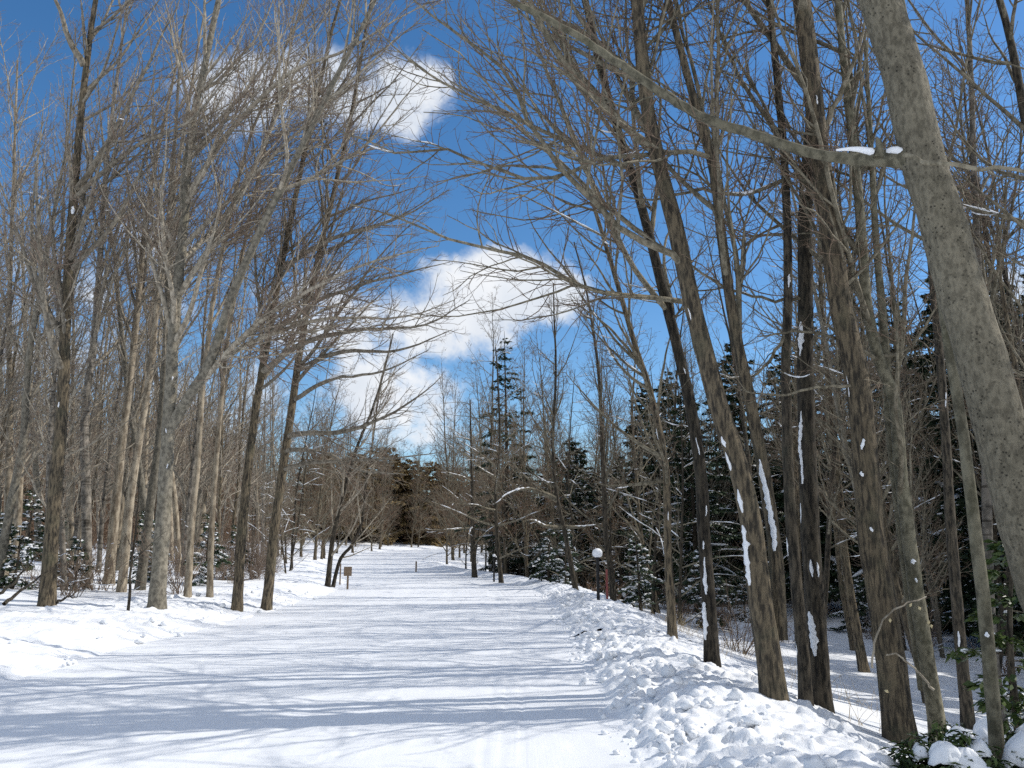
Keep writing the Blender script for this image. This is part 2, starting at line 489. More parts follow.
build_ground()


def bank_mesh(name, side, smin, smax, ylist, nlump, rlo, rhi, seed, chunk):
    rg = np.random.default_rng(seed)
    Vs, Fs, n0 = [], [], 0
    for (ya, yb, st) in ylist:
        ss = np.arange(smin, smax + st, st); yy = np.arange(ya, yb + st * .5, st)
        Y, S = np.meshgrid(yy, ss, indexing='ij')
        X = centre(Y) + side * (HW + S)
        Z = terrain(X, Y) + .15 * fbm(X * 1.5, Y * 1.5, 5, seed, .55) + .05 * fbm(X * 6, Y * 6, 3, seed + 3)
        h = np.zeros_like(Z); W1 = fbm(X * 19, Y * 19, 3, seed + 40); W2 = fbm(X * 19, Y * 19, 3, seed + 50)
        FN = .045 * fbm(X * 11, Y * 11, 4, seed + 60, .6)
        area = (yb - ya)
        for _ in range(int(nlump * area)):
            cs = (abs(rg.normal(.1, .5)) if rg.random() < .86 else rg.uniform(0, 2.4)) if chunk else rg.uniform(0, smax)
            if cs > smax: continue
            r = rlo + (rhi - rlo) * rg.random() ** 4.2
            if r < st * 1.2: continue
            cyy = rg.uniform(ya, yb)
            i0 = max(0, int((cyy - r - ya) / st)); i1 = min(len(yy), int((cyy + r - ya) / st) + 2)
            j0 = max(0, int((cs - r - smin) / st)); j1 = min(len(ss), int((cs + r - smin) / st) + 2)
            if i1 <= i0 or j1 <= j0: continue
            e = rg.uniform(.7, 1.3); a = rg.uniform(0, 3.14)
            dy = Y[i0:i1, j0:j1] - cyy; ds = S[i0:i1, j0:j1] - cs
            p = dy * math.cos(a) + ds * math.sin(a) + W1[i0:i1, j0:j1] * r * 1.3; q = (-dy * math.sin(a) + ds * math.cos(a) + W2[i0:i1, j0:j1] * r * 1.3) * e
            d2 = np.clip(1 - (np.abs(p) ** 2.4 + np.abs(q) ** 2.4) ** (1 / 2.4) / r, 0, 1)
            tilt = 1 + (p * rg.uniform(-.6, .6) + q * rg.uniform(-.6, .6)) / r
            h[i0:i1, j0:j1] = np.maximum(h[i0:i1, j0:j1], r * rg.uniform(.22, .68) * np.minimum(d2 * 1.7, 1) ** .8 * np.clip(tilt, .2, 1.8))
        w = np.clip(S / .18 + .25, 0, 1) * np.clip((smax - S) / .5, 0, 1)
        Z = Z + (h + FN) * w
        e1 = np.clip((S - smin) / .15, 0, 1); e2 = np.clip((smax - S) / .35, 0, 1)
        Z = Z - .09 * (1 - np.minimum(e1, 1)) - .3 * (1 - e2) ** 1.5
        Vs.append(np.stack([X, Y, Z], -1).reshape(-1, 3)); F = grid_faces(len(yy), len(ss)) + n0
        Fs.append(F if side > 0 else F[:, ::-1]); n0 += X.size
    o = link(name, new_mesh(name, np.concatenate(Vs), np.concatenate(Fs), M_SNOWB))
    return o


tag(bank_mesh('snow_bank', 1, -.22, 2.9, [(2.5, 15, .026), (15, 30, .05), (30, 70, .12)], 520, .018, .12, 5, True),
    'lumpy ploughed snow bank along the right edge of the road', 'snow bank', kind='structure')
tag(bank_mesh('snow_bank', -1, -.22, 3.4, [(5, 24, .045), (24, 70, .11)], 45, .03, .11, 6, False),
    'low soft snow bank along the left edge of the road', 'snow bank', kind='structure')


def build_clumps():
    rg = np.random.default_rng(3); a = Acc()
    for _ in range(900):
        y = 4 + 24 * rg.random() ** 1.6
        s = abs(rg.normal(.25, .5)) - .25
        if s > 2: continue
        x = float(centre(np.array([y]))[0]) + HW + s
        r = .015 + .07 * rg.random() ** 4
        if s < 0: r *= .5
        z = tz(x, y) + (.05 if s > .1 else .0) + r * .35
        a.ball((x, y, z), r, rg=rg, rough=.28, segs=(8, 6), sc=(1, rg.uniform(.7, 1.2), rg.uniform(.6, .95)))
    for _ in range(90):
        y = 7 + 20 * rg.random(); s = rg.uniform(-.2, 2.4)
        x = float(centre(np.array([y]))[0]) - HW - s
        r = .02 + .07 * rg.random() ** 3
        a.ball((x, y, tz(x, y) + .03), r, rg=rg, rough=.28, segs=(8, 6), sc=(1, 1, .7))
    tag(link('snow_clumps', a.mesh('snow_clumps', M_SNOWB)), 'loose clumps of ploughed snow on the road banks', 'snow clumps', kind='stuff')


build_clumps()

# ------------------------------------------------------------------ bare trees
def crown_levels(Pl, Rl, rg, bias, dens=(3.2, 4.6, 6.0), lf=(.5, .5, .5), up=.05, acc=None, cap=(400, 2600, 6500), limb_m=0, twig_m=1, twig=.003):
    """limbs -> branches -> twigs"""
    acc.tubes(Pl, Rl, 7, limb_m)
    b2, r2 = spawn(Pl, Rl, rg, dens[0], .12, 1.0, (26, 66), lf[0], 9, up, .13, np.array(bias) * .35, .62, .35, 3.4, .006, maxn=cap[0])
    acc.tubes(b2, r2, 5, limb_m)
    b3, r3 = spawn(b2, r2, rg, dens[1], .1, 1.0, (25, 60), lf[1], 6, up * .8, .16, np.array(bias) * .2, .6, .22, 1.5, .0042, maxn=cap[1])
    acc.tubes(b3, r3, 4, twig_m)
    b4, r4 = spawn(b3, r3, rg, dens[2], .1, 1.0, (25, 60), lf[2], 4, up * .5, .2, np.array(bias) * .1, .6, .12, .7, twig, maxn=cap[2])
    acc.tubes(b4, r4, 3, twig_m)
    return b2, r2


def trunk_profile(pts, r0, r1, flare=.45):
    s = np.concatenate([[0], np.cumsum(np.linalg.norm(np.diff(pts, axis=0), axis=1))])
    r = r0 + (r1 - r0) * (s / s[-1]) ** .9
    return r * (1 + flare * np.exp(-np.maximum(s - .3, 0) / .2))


def snow_patch(acc, tp, tr, h0, length, az, width, rg):
    """snow stuck on a trunk between heights h0 and h0+length, facing azimuth az (radians, 0 = +X)"""
    n = max(7, int(length / .03))
    z = np.linspace(h0, h0 + length, n)
    c = np.stack([np.interp(z, tp[:, 2], tp[:, k]) for k in range(2)] + [z], 1)
    r = np.interp(z, tp[:, 2], tr)
    w = width * np.sin(np.linspace(.15, math.pi - .1, n)) ** .6 * np.convolve(rg.uniform(.1, 1.5, n + 6), np.ones(7) / 7, 'valid') * rg.uniform(.8, 1.1, n)
    a = az + np.cumsum(rg.normal(0, .05, n))
    c[:, 0] += np.cos(a) * (r - w * .3); c[:, 1] += np.sin(a) * (r - w * .3)
    acc.tubes(c, w, 9, rough=.3, rg=rg)


def hero(name, label, pts, Y, wpx, barkm, bias, height=17, limbs=(), stems=(), auto=14, t0=.3, lim_len=(2.6, 6.6), lang=(24, 52),
         seed=1, patches=(), limb_mat=None, twig_mat=None, snow=.3, top=.22, dens=(4.4, 5.2, 4.6), group=None, lup=.06, extend=True, cat='bare tree', flare=.3, cap=(900, 5600, 9500)):
    """a bare tree whose trunk runs through the picture points pts at depth Y"""
    rg = np.random.default_rng(seed)
    limb_mat = limb_mat or M_LIMB; twig_mat = twig_mat or M_TWIG
    w3 = [P(px, py, Y) for px, py in pts]
    b = w3[0]; gz = tz(b[0], b[1])
    base = np.array((b[0], b[1], gz))
    tr_pts = [np.array((b[0], b[1], gz - .35))] + [p for p in w3 if p[2] > gz + .25]
    r0 = .77 * wpx / F_PX * Y / math.cos(PITCH) / 2
    # continue the trunk above the frame
    d = unit(tr_pts[-1] - tr_pts[-2])
    if extend:
        while tr_pts[-1][2] < gz + height:
            d = unit(d + np.array((rg.normal(0, .05), rg.normal(0, .05), .12)))
            tr_pts.append(tr_pts[-1] + d * 1.6)
    tp = np.array(tr_pts) - base
    H = tp[-1, 2]
    n = int(max(24, H / .22))
    tp = resample(tp, n)
    tp[1:, :2] += np.cumsum(rg.normal(0, .006, (n - 1, 2)), 0) * .5
    tr = trunk_profile(tp, r0, max(.012, r0 * top), flare)
    T = Acc(); C = Acc(); S = Acc()
    T.tubes(tp, tr, 18 if r0 > .1 else 12, 0, rough=.045, rg=rg)
    Pl, Rl = [], []
    stem_list = [(tp, tr)]
    for (spts, sy, sw, *ext) in stems:
        sp = np.array([P(px, py, y) for (px, py), y in zip(spts, sy if hasattr(sy, '__len__') else [sy] * len(spts))]) - base
        if ext:
            d = unit(sp[-1] - sp[-2]); q = list(sp)
            for _ in range(int(ext[0] / 1.4)):
                d = unit(d + np.array((rg.normal(0, .06), rg.normal(0, .06), .1))); q.append(q[-1] + d * 1.4)
            sp = np.array(q)
        sp = resample(sp, max(16, int(len(sp) * 6)))
        sr0 = sw / F_PX * Y / 2
        srad = np.linspace(sr0, max(.01, sr0 * .25), len(sp))
        T.tubes(sp, srad, 12, 0, rough=.04, rg=rg)
        stem_list.append((sp, srad))
    for (lpts, ly, lw) in limbs:
        lp = np.array([P(px, py, y) for (px, py), y in zip(lpts, np.linspace(ly[0], ly[1], len(lpts)))]) - base
        lp = resample(lp, 16); lp[1:] += rg.normal(0, .01, (15, 3))
        Pl.append(lp); Rl.append(np.linspace(lw / F_PX * Y / 2, .008, 16))
    for k, (sp, srad) in enumerate(stem_list):
        na = auto if k == 0 else max(4, auto // 2)
        L = np.linalg.norm(np.diff(sp, axis=0), axis=1).sum()
        for _ in range(na):
            t = (t0 if k == 0 else .2) + (1 - (t0 if k == 0 else .2)) * rg.random() ** .9
            i = min(int(t * (len(sp) - 1)), len(sp) - 2)
            tan = unit(sp[i + 1] - sp[i])
            rv = rg.normal(size=3); perp = unit(rv - (rv @ tan) * tan)
            a = R(rg.uniform(*lang))
            dd = unit(math.cos(a) * tan + math.sin(a) * perp + np.array(bias))
            ln = rg.uniform(*lim_len) * (1.15 - .65 * t)
            q = [sp[i]]
            for _k in range(13):
                dd = unit(dd + rg.normal(0, .065, 3) + np.array((0, 0, lup))); q.append(q[-1] + dd * ln / 13)
            Pl.append(np.array(resample(np.array(q), 16)))
            Rl.append(np.linspace(min(srad[i] * .6, ln * .013 + .008), .006, 16))
    Pl = np.array(Pl); Rl = np.array(Rl)
    b2, r2 = crown_levels(Pl, Rl, rg, bias, dens=dens, acc=C, cap=cap)
    if snow:
        tk = 1.4 if Y > 20 and snow > .5 else 1.15
        snow_on(Pl, Rl, rg, S, snow, .6, tk); snow_on(b2, r2, rg, S, snow * .35, .45, tk)
    root = thing(name, label, cat, base, group=group)
    for (h0, ln, az, w, *si) in patches:
        sp, srad = stem_list[si[0] if si else 0]
        K = Acc(); snow_patch(K, sp, srad, h0, ln, R(az), w * (1 if ln > .3 else .7), rg); link('snow_patch', K.mesh('snow_patch', M_SNOW), root)
    link('trunk', T.mesh('trunk', barkm), root)
    link('crown', C.mesh('crown', [limb_mat, twig_mat]), root)
    if S.V: link('snow', S.mesh('snow', M_SNOW), root)['kind'] = 'stuff'
    return root


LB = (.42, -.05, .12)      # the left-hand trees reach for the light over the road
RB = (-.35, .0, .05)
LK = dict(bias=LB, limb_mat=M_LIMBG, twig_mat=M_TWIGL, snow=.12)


def lumps(rg, n, h=(1, 9), az=(170, 300), w=(.012, .034), l=(.06, .3), si=0):
    n = (n + 1) // 2
    return [(rg.uniform(*h), rg.uniform(*l), rg.uniform(*az), rg.uniform(*w), si) for _ in range(n)]


pr = np.random.default_rng(77)
# --- left side, from the frame's edge to the road
hero('bare_tree', 'pale slim bare tree at the far left edge of the picture', [(6, 560), (10, 420), (9, 320), (14, 180), (18, 60)], 24, 10, M_TAN, seed=101, height=15, auto=19, **LK)
hero('bare_tree', 'dark rough-barked bare tree standing foremost at far left on the bank', [(48, 602), (54, 500), (62, 400), (67, 300), (74, 200), (86, 80), (97, 0)], 17, 19, M_FURROW, seed=102, auto=24, height=17,
     bias=LB, limb_mat=M_LIMBG, twig_mat=M_TWIGL, snow=.25, patches=[(5.9, .18, -80, .05), (8.5, .2, -60, .06), (4.1, .12, -90, .03)],
     limbs=[([(84, 66), (70, 40), (58, 5), (40, -40)], (17, 16), 8), ([(64, 330), (40, 300), (10, 210), (-10, 160)], (17, 18), 6),
            ([(76, 190), (110, 140), (150, 60), (185, -10)], (17, 17), 7), ([(72, 200), (130, 150), (190, 120), (240, 60)], (17, 15), 6)])
hero('bare_tree', 'dark bare tree with banded bark right behind the foremost left trunk', [(89, 579), (87, 500), (85, 420), (94, 340), (100, 260), (108, 150), (122, 40)], 23, 13, M_BAND, seed=103, auto=22, **LK)
hero('bare_tree', 'straight pale bare tree between the banded trunk and a leaning trunk', [(109, 582), (119, 460), (129, 380), (139, 280), (148, 200), (170, 90)], 24, 13, M_TAN, seed=104, auto=22, **LK)
hero('bare_tree', 'pale bare tree leaning to the right beside the straight pale trunk', [(121, 590), (132, 490), (152, 360), (160, 270), (176, 180), (196, 60)], 22, 11, M_TAN, seed=105, auto=21, **LK)
hero('bare_tree', 'slim bare tree rising close behind the big grey beech trunk', [(139, 595), (151, 500), (161, 420), (168, 300), (172, 200), (180, 60)], 23, 12, M_BEECH, seed=106, auto=21, **LK)
hero('bare_tree', 'big smooth grey bare tree with a forked trunk on the left bank', [(157, 606), (163, 520), (167, 457), (174, 324), (183, 234), (191, 137), (207, 58), (226, -30)], 18, 20, M_BEECH, seed=107, auto=25, height=18,
     stems=[([(169, 430), (190, 395), (210, 362), (236, 286), (268, 215), (300, 150), (340, 70)], (18, 17.9, 17.7, 17.4, 17, 16.5, 16), 11, 3.0)],
     limbs=[([(186, 200), (230, 130), (282, 79), (309, 63), (348, 49), (391, 22), (440, -2)], (18, 15), 7),
            ([(190, 395), (250, 330), (310, 290), (370, 262), (440, 245)], (18, 15), 7),
            ([(200, 372), (262, 338), (330, 318), (400, 318), (455, 300)], (18, 17), 6),
            ([(176, 300), (220, 230), (262, 150), (300, 60), (330, 10)], (18, 18), 7),
            ([(180, 250), (240, 190), (300, 130), (345, 90), (400, 60)], (18, 17), 6)], lang=(25, 50), patches=[(3.0, .12, -60, .035), (3.8, .1, -80, .03), (5.0, .1, -60, .03)], **LK)
hero('bare_tree', 'slender bare tree just right of the big forked grey trunk', [(187, 602), (192, 520), (198, 455), (205, 360), (220, 260), (246, 150)], 21, 9, M_TAN, seed=108, auto=21, lang=(25, 50), **LK)
hero('bare_tree', 'slender pale bare tree with snowy brush at its foot left of the road', [(210, 602), (212, 520), (217, 450), (226, 350), (245, 240), (270, 130)], 21.5, 8, M_TAN, seed=109, auto=21, lang=(25, 50), **LK)
hero('bare_tree', 'brown rough bare tree leaning over the road on the left', [(237, 603), (242, 530), (248, 466), (258, 390), (270, 324), (284, 250), (300, 170), (318, 90)], 20, 13, M_FURROW, seed=110, auto=25, lang=(25, 52),
     limbs=[([(262, 372), (306, 342), (360, 330), (420, 326), (470, 300)], (20, 17), 7), ([(268, 335), (320, 300), (380, 280), (450, 262)], (20, 18), 6),
            ([(280, 270), (330, 240), (390, 222), (450, 190)], (20, 18), 6)], **LK)
hero('bare_tree', 'brown bare tree with arching limbs nearest the road edge on the left', [(266, 603), (274, 540), (282, 479), (292, 412), (301, 350), (314, 280), (332, 200), (350, 120)], 21, 13, M_FURROW, seed=111, auto=26, lang=(30, 60), lup=.03,
     limbs=[([(288, 436), (306, 433), (344, 432), (390, 414), (425, 392), (442, 376)], (21, 19), 6), ([(284, 452), (300, 450), (331, 455), (359, 470), (406, 474)], (21, 20), 5),
            ([(282, 470), (310, 462), (345, 460), (400, 458), (440, 452)], (21, 20), 5), ([(298, 370), (340, 352), (400, 350), (452, 330)], (21, 19), 6),
            ([(294, 400), (330, 380), (380, 372), (430, 350)], (21, 19), 5)], bias=LB, limb_mat=M_LIMBG, twig_mat=M_TWIGL, snow=.3)
hero('bare_tree', 'short dark bare tree in the clump left of the wooden sign', [(327, 587), (333, 540), (342, 500), (356, 450), (372, 410)], 31, 7, M_DARKB, seed=112, auto=19, height=9, lim_len=(1.5, 3.5), t0=.15, **LK)
hero('bare_tree', 'thin dark bare tree with a curved stem beside the wooden sign', [(331, 586), (340, 560), (352, 545), (362, 520), (366, 480)], 31.5, 5, M_DARKB, seed=113, auto=16, height=8, lim_len=(1.2, 3.0), t0=.15, **LK)

# --- right side, the row just beyond the snow bank
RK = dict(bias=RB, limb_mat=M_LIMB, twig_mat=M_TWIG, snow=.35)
R9 = hero('bare_tree', 'huge pocked grey trunk leaning in from the right edge of the picture', [(1125, 760), (1070, 640), (1037, 555), (1005, 440), (985, 370), (956, 270), (938, 211), (919, 150), (902, 72), (879, 0), (845, -110)], 5.5, 71, M_SPOT, seed=120,
          auto=7, t0=.62, height=14, lim_len=(2, 4.5), top=.42, snow=.0, bias=RB, limb_mat=M_LIMB, twig_mat=M_TWIG, flare=.2,
          limbs=[([(905, 155), (925, 160), (970, 166), (1030, 173), (1100, 190)], (5.2, 4.6), 5)])


def big_limb():
    rg = np.random.default_rng(121); base = np.array(R9.location)
    pts = [(912, 156), (893, 157), (868, 160), (835, 158), (795, 149), (751, 133), (700, 116), (634, 74), (572, 33), (517, 4), (470, -16), (420, -30)]
    yy = np.linspace(5.5, 6.6, len(pts))
    lp = resample(np.array([P(a, b, y) for (a, b), y in zip(pts, yy)]) - base, 48)
    lp[3:] += rg.normal(0, .004, (45, 3))
    lr = np.interp(np.linspace(0, 1, 48), [0, .03, .06, .12, .5, 1], [.10, .075, .052, .042, .036, .018])
    a = Acc(); a.tubes(lp, lr, 14, 0, rough=.05, rg=rg)
    st = resample(np.array([P(878, 158, 5.5), P(880, 146, 5.48), P(876, 137, 5.46)]) - base, 6)
    a.tubes(st, np.array([.04, .034, .028, .024, .02, .004]), 9, 0, rough=.12, rg=rg)
    Pl = lp[None, 8:]; Rl = lr[None, 8:]
    b2, r2 = spawn(Pl, Rl, rg, 3.2, .1, 1, (35, 70), .3, 10, .03, .12, (-.2, .1, 0), .45, .5, 2.2, .006)
    a.tubes(b2, r2, 6, 0)
    b3, r3 = spawn(b2, r2, rg, 5.5, .1, 1, (30, 60), .45, 6, .03, .16, (0, 0, 0), .6, .2, .9, .004); a.tubes(b3, r3, 4, 1)
    b4, r4 = spawn(b3, r3, rg, 6, .1, 1, (30, 60), .5, 4, .03, .2, (0, 0, 0), .6, .1, .4, .0028); a.tubes(b4, r4, 3, 1)
    l = link('limb', a.mesh('limb', [M_OLIVE, M_TWIG]), R9); l['label'] = 'long pale limb sweeping across the top of the picture'
    s = Acc()
    for (p0, p1, w) in (((836, 150), (874, 152), .030), ((886, 151), (904, 152), .028)):
        q = resample(np.array([P(p0[0], p0[1], 5.52), P((p0[0] + p1[0]) / 2, p0[1] - 1, 5.5), P(p1[0], p1[1], 5.48)]) - base, 14)
        wd = w * np.sin(np.linspace(.2, math.pi - .5, 14)) ** .6
        if p0[0] < 860: wd = w * np.linspace(.25, 1, 14) * np.where(np.arange(14) > 12, .5, 1)
        s.tubes(q, wd, 8, rough=.06, rg=rg)
    link('snow_cover', s.mesh('snow_cover', M_SNOW), l)


big_limb()

hero('bare_tree', 'slim bare tree with two knots standing alone behind the snow bank', [(673, 648), (671, 600), (668, 540), (666, 475), (659, 430), (646, 378), (634, 342)], 14, 12, M_FURROW, seed=130, height=7, auto=19, t0=0.29, lim_len=(1.2, 2.8),
     limbs=[([(666, 480), (640, 484), (615, 486), (598, 484)], (14, 13.6), 5), ([(644, 372), (625, 345), (600, 320), (570, 300)], (14, 13.5), 4)], top=.4, patches=lumps(pr, 3, (1, 4)), **RK)
hero('bare_tree', 'straight dark bare tree with snow-spattered bark left of the streaked trunk', [(713, 670), (708, 600), (703, 540), (699, 470), (690, 410), (678, 355), (660, 280), (640, 200), (612, 110), (590, 20)], 11.4, 18, M_DARKB, seed=131, auto=23, t0=0.24,
     limbs=[([(686, 302), (642, 297), (595, 291), (556, 274), (529, 258), (459, 242), (400, 219), (350, 205)], (11.4, 9.5), 6)],
     patches=[(.3, .5, 215, .05), (.9, .5, 240, .035), (1.5, .12, 240, .03)] + lumps(pr, 5, (1.5, 5)), **RK)
hero('bare_tree', 'light brown bare tree with long white snow streaks down its forking trunk', [(776, 712), (770, 660), (760, 590), (752, 520), (738, 460), (722, 414), (704, 350), (690, 290), (672, 210), (650, 120), (640, 20)], 8.7, 31, M_FURROW, seed=132, auto=20, t0=0.34, height=15, top=.2,
     stems=[([(780, 640), (776, 560), (765, 480), (750, 400), (735, 330), (722, 240), (713, 170), (694, 100), (668, 0)], (8.8, 8.9, 9, 9, 9, 9, 9, 9, 9), 15, 5.0)],
     limbs=[([(690, 275), (679, 258), (634, 238), (603, 211), (568, 176), (533, 129), (513, 82), (490, 59), (423, 8), (390, -20)], (8.7, 8.2), 8),
            ([(712, 158), (690, 152), (654, 156), (607, 156), (568, 174), (537, 180), (490, 166), (439, 148), (400, 152), (340, 130)], (9, 8), 6)],
     patches=[(1.15, .62, 205, .055), (1.9, .25, 215, .03), (2.35, .2, 200, .045), (1.5, 1.0, 250, .05, 1), (2.6, .12, 220, .035)] + lumps(pr, 3, (3, 6)), bias=RB, limb_mat=M_LIMB, twig_mat=M_TWIG, snow=.55)
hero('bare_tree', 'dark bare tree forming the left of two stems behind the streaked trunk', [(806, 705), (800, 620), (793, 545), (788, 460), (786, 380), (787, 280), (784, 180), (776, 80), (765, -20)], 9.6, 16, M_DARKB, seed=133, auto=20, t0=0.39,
     limbs=[([(786, 150), (760, 110), (735, 70), (715, 20), (700, -40)], (9.6, 9.6), 6), ([(784, 180), (740, 195), (700, 190), (650, 200), (600, 190)], (9.6, 9), 5),
            ([(787, 330), (760, 372), (735, 378), (700, 370)], (9.6, 9.2), 4)],
     patches=lumps(pr, 8, (.5, 6)), **RK)
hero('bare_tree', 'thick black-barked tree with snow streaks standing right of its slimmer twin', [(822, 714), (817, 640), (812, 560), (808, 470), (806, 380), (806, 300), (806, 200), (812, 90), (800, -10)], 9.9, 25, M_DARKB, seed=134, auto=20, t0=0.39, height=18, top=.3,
     limbs=[([(806, 300), (770, 300), (730, 290), (690, 292)], (9.9, 9.5), 4)],
     patches=[(.6, .5, 230, .05), (1.5, .2, 250, .03), (2.6, .9, 210, .032), (4.2, .45, 215, .05), (6.4, .2, 240, .05)] + lumps(pr, 6, (1, 8)), **RK)
hero('bare_tree', 'broad straight brown trunk in front of the shaded wood on the right', [(903, 738), (893, 660), (882, 590), (872, 520), (862, 400), (843, 300), (826, 190), (815, 100), (802, 0), (790, -80)], 9.0, 36, M_FURROW, seed=135, auto=21, t0=0.36, height=19, top=.3,
     limbs=[([(842, 290), (880, 250), (905, 215), (935, 180)], (9, 9.3), 4), ([(818, 140), (840, 95), (860, 40), (870, -20)], (9, 9), 7), ([(864, 385), (820, 388), (780, 395), (745, 392)], (9, 8.7), 4)],
     patches=[(3.1, .12, 235, .045), (2.8, .06, 230, .03), (2.2, .05, 250, .04)] + lumps(pr, 3, (3, 8)), **RK)
hero('bare_tree', 'slim grey-green bare tree with a bend at mid height right of the broad trunk', [(936, 712), (925, 640), (912, 545), (902, 470), (895, 400), (878, 355), (866, 300), (860, 220), (850, 120), (838, 0)], 9.3, 20, M_OLIVE, seed=136, auto=18, t0=0.34, height=13, top=.25,
     stems=[([(926, 690), (912, 600), (899, 500), (890, 420), (884, 330), (876, 240)], 9.5, 14, 4.0)], limbs=[([(878, 356), (905, 350), (930, 320), (940, 290)], (9.3, 9.5), 4), ([(884, 362), (840, 340), (800, 332), (760, 338)], (9.3, 8.8), 5)],
     patches=[(2.0, .06, 250, .04), (1.8, .05, 260, .03)], **RK)
hero('bare_tree', 'straight slim tree in the shade between the bent tree and a thin leaning stem', [(963, 678), (957, 600), (951, 520), (946, 440), (938, 340), (930, 250)], 12.5, 15, M_DARKB, seed=137, auto=9, t0=.45, height=15, patches=lumps(pr, 3, (1, 5)), **RK)
hero('bare_tree', 'thin leaning grey stem in front of the snow-laden bush at lower right', [(1000, 780), (994, 720), (987, 630), (977, 540), (966, 448), (950, 350), (938, 270), (930, 180)], 6.4, 18, M_OLIVE, seed=138, auto=6, t0=.5, height=9, lim_len=(1, 2.4), top=.3, patches=[(1.2, .04, 250, .025)], bias=RB, limb_mat=M_LIMB, twig_mat=M_TWIG, snow=.2)
hero('bare_tree', 'upright speckled tree seen against the sky right of the huge leaning trunk', [(990, 620), (985, 450), (980, 300), (975, 195), (970, 60), (966, -20)], 13, 14, M_BAND, seed=139, auto=22, t0=0.34, patches=lumps(pr, 4, (3, 8)), **RK)
hero('bare_tree', 'dark bent bare tree beside the white-capped lamp post', [(614, 606), (612, 580), (606, 540), (604, 500), (602, 450), (598, 380)], 24, 8, M_DARKB, seed=140, auto=20, t0=0.20, height=10, lim_len=(1.5, 3.4), **RK)
hero('bare_tree', 'crooked black bare tree leaning left of the white-capped lamp post', [(578, 596), (572, 570), (564, 530), (556, 490), (553, 440), (556, 370)], 27, 7, M_DARKB, seed=141, auto=20, t0=0.20, height=10, lim_len=(1.5, 3.6),
     limbs=[([(559, 527), (545, 526), (532, 520), (524, 521)], (27, 26), 5), ([(556, 526), (580, 527), (602, 524)], (27, 27), 5), ([(556, 498), (530, 489), (510, 493), (493, 505)], (27, 26), 5)], bias=RB, limb_mat=M_LIMB, twig_mat=M_TWIG, snow=.9)
hero('bare_tree', 'small bare tree with drooping snowy limbs at the road bend on the right', [(475, 577), (473, 540), (472, 500), (471, 450), (470, 400)], 42, 7, M_DARKB, seed=142, auto=18, t0=.12, height=9, lim_len=(2, 4.5), lang=(60, 95), lup=-.01, bias=RB, limb_mat=M_LIMB, twig_mat=M_TWIG, snow=.9)
hero('bare_tree', 'thin dark bare tree right of the tree with drooping snowy limbs', [(502, 580), (498, 540), (496, 500), (500, 440), (498, 380)], 36, 6, M_DARKB, seed=143, auto=16, t0=.12, height=10, lim_len=(1.8, 4), lang=(55, 90), lup=-.01, bias=RB, limb_mat=M_LIMB, twig_mat=M_TWIG, snow=.9)
# ------------------------------------------------------------------ protos that are copied
class Proto:
    def __init__(s, parts): s.parts = parts      # [(part name, mesh, kind)]

    def place(s, name, label, cat, loc, rz=0.0, scale=1.0, group=None, tilt=(0, 0)):
        root = thing(name, label, cat, loc, rz, scale, group)
        root.rotation_euler = (tilt[0], tilt[1], rz)
        for pn, me, k in s.parts:
            o = link(pn, me, root)
            if k: o['kind'] = k
        return root


def bare_arrays(seed, H, r0, bias=(0, 0, 0), t0=.35, nl=32, lim=(1.6, 4.2), lang=(25, 55), dens=(3.6, 5.0, 4.6), cap=(620, 3400, 6000), snow=.15, lup=.07, lean=.05, twig=.0045, lo=False):
    rg = np.random.default_rng(seed)
    d = np.array((rg.normal(0, lean), rg.normal(0, lean), 1.0)); q = [np.array((0, 0, -.4))]
    n0 = int(H / .9)
    for _ in range(n0):
        d = unit(d + np.array((rg.normal(0, .035), rg.normal(0, .035), .05))); q.append(q[-1] + d * H / n0)
    tp = resample(np.array(q), max(14, int(H / (.8 if lo else .35)))); tr = trunk_profile(tp, r0, .012, .3)
    T, C, S = Acc(), Acc(), Acc()
    T.tubes(tp, tr, 6 if lo else 10, 0, rough=.05, rg=rg)
    Pl, Rl = [], []
    for k in range(nl):
        t = t0 + (1 - t0) * (k + rg.random()) / nl
        i = min(int(t * (len(tp) - 1)), len(tp) - 2); tan = unit(tp[i + 1] - tp[i])
        rv = rg.normal(size=3); perp = unit(rv - (rv @ tan) * tan); a = R(rg.uniform(*lang))
        dd = unit(math.cos(a) * tan + math.sin(a) * perp + np.array(bias)); ln = rg.uniform(*lim) * (1.2 - .8 * t)
        p = [tp[i]]
        for _k in range(8):
            dd = unit(dd + rg.normal(0, .11, 3) + np.array((0, 0, lup))); p.append(p[-1] + dd * ln / 8)
        Pl.append(np.array(p)); Rl.append(np.linspace(min(tr[i] * .55, ln * .011 + .005), .006, 9))
    Pl = np.array(Pl); Rl = np.array(Rl)
    if lo:
        C.tubes(Pl[:, ::2], Rl[:, ::2], 4, 0)
        b2, r2 = spawn(Pl, Rl, rg, dens[0], .1, 1, (25, 60), .5, 4, .05, .15, np.array(bias) * .3, .6, .3, 2.2, .009, maxn=cap[0]); C.tubes(b2, r2, 3, 1)
        b3, r3 = spawn(b2, r2, rg, dens[1], .1, 1, (25, 60), .5, 3, .05, .15, (0, 0, 0), .7, .25, 1.2, .007, maxn=cap[1]); C.tubes(b3, np.maximum(r3, .017), 3, 1)
    else:
        b2, r2 = crown_levels(Pl, Rl, rg, bias, dens=dens, acc=C, cap=cap, twig=twig)
        if snow: snow_on(Pl, Rl, rg, S, snow, .6, 1.4, .014); snow_on(b2, r2, rg, S, snow * .6, .45, 1.5, .009)
    return T, C, S


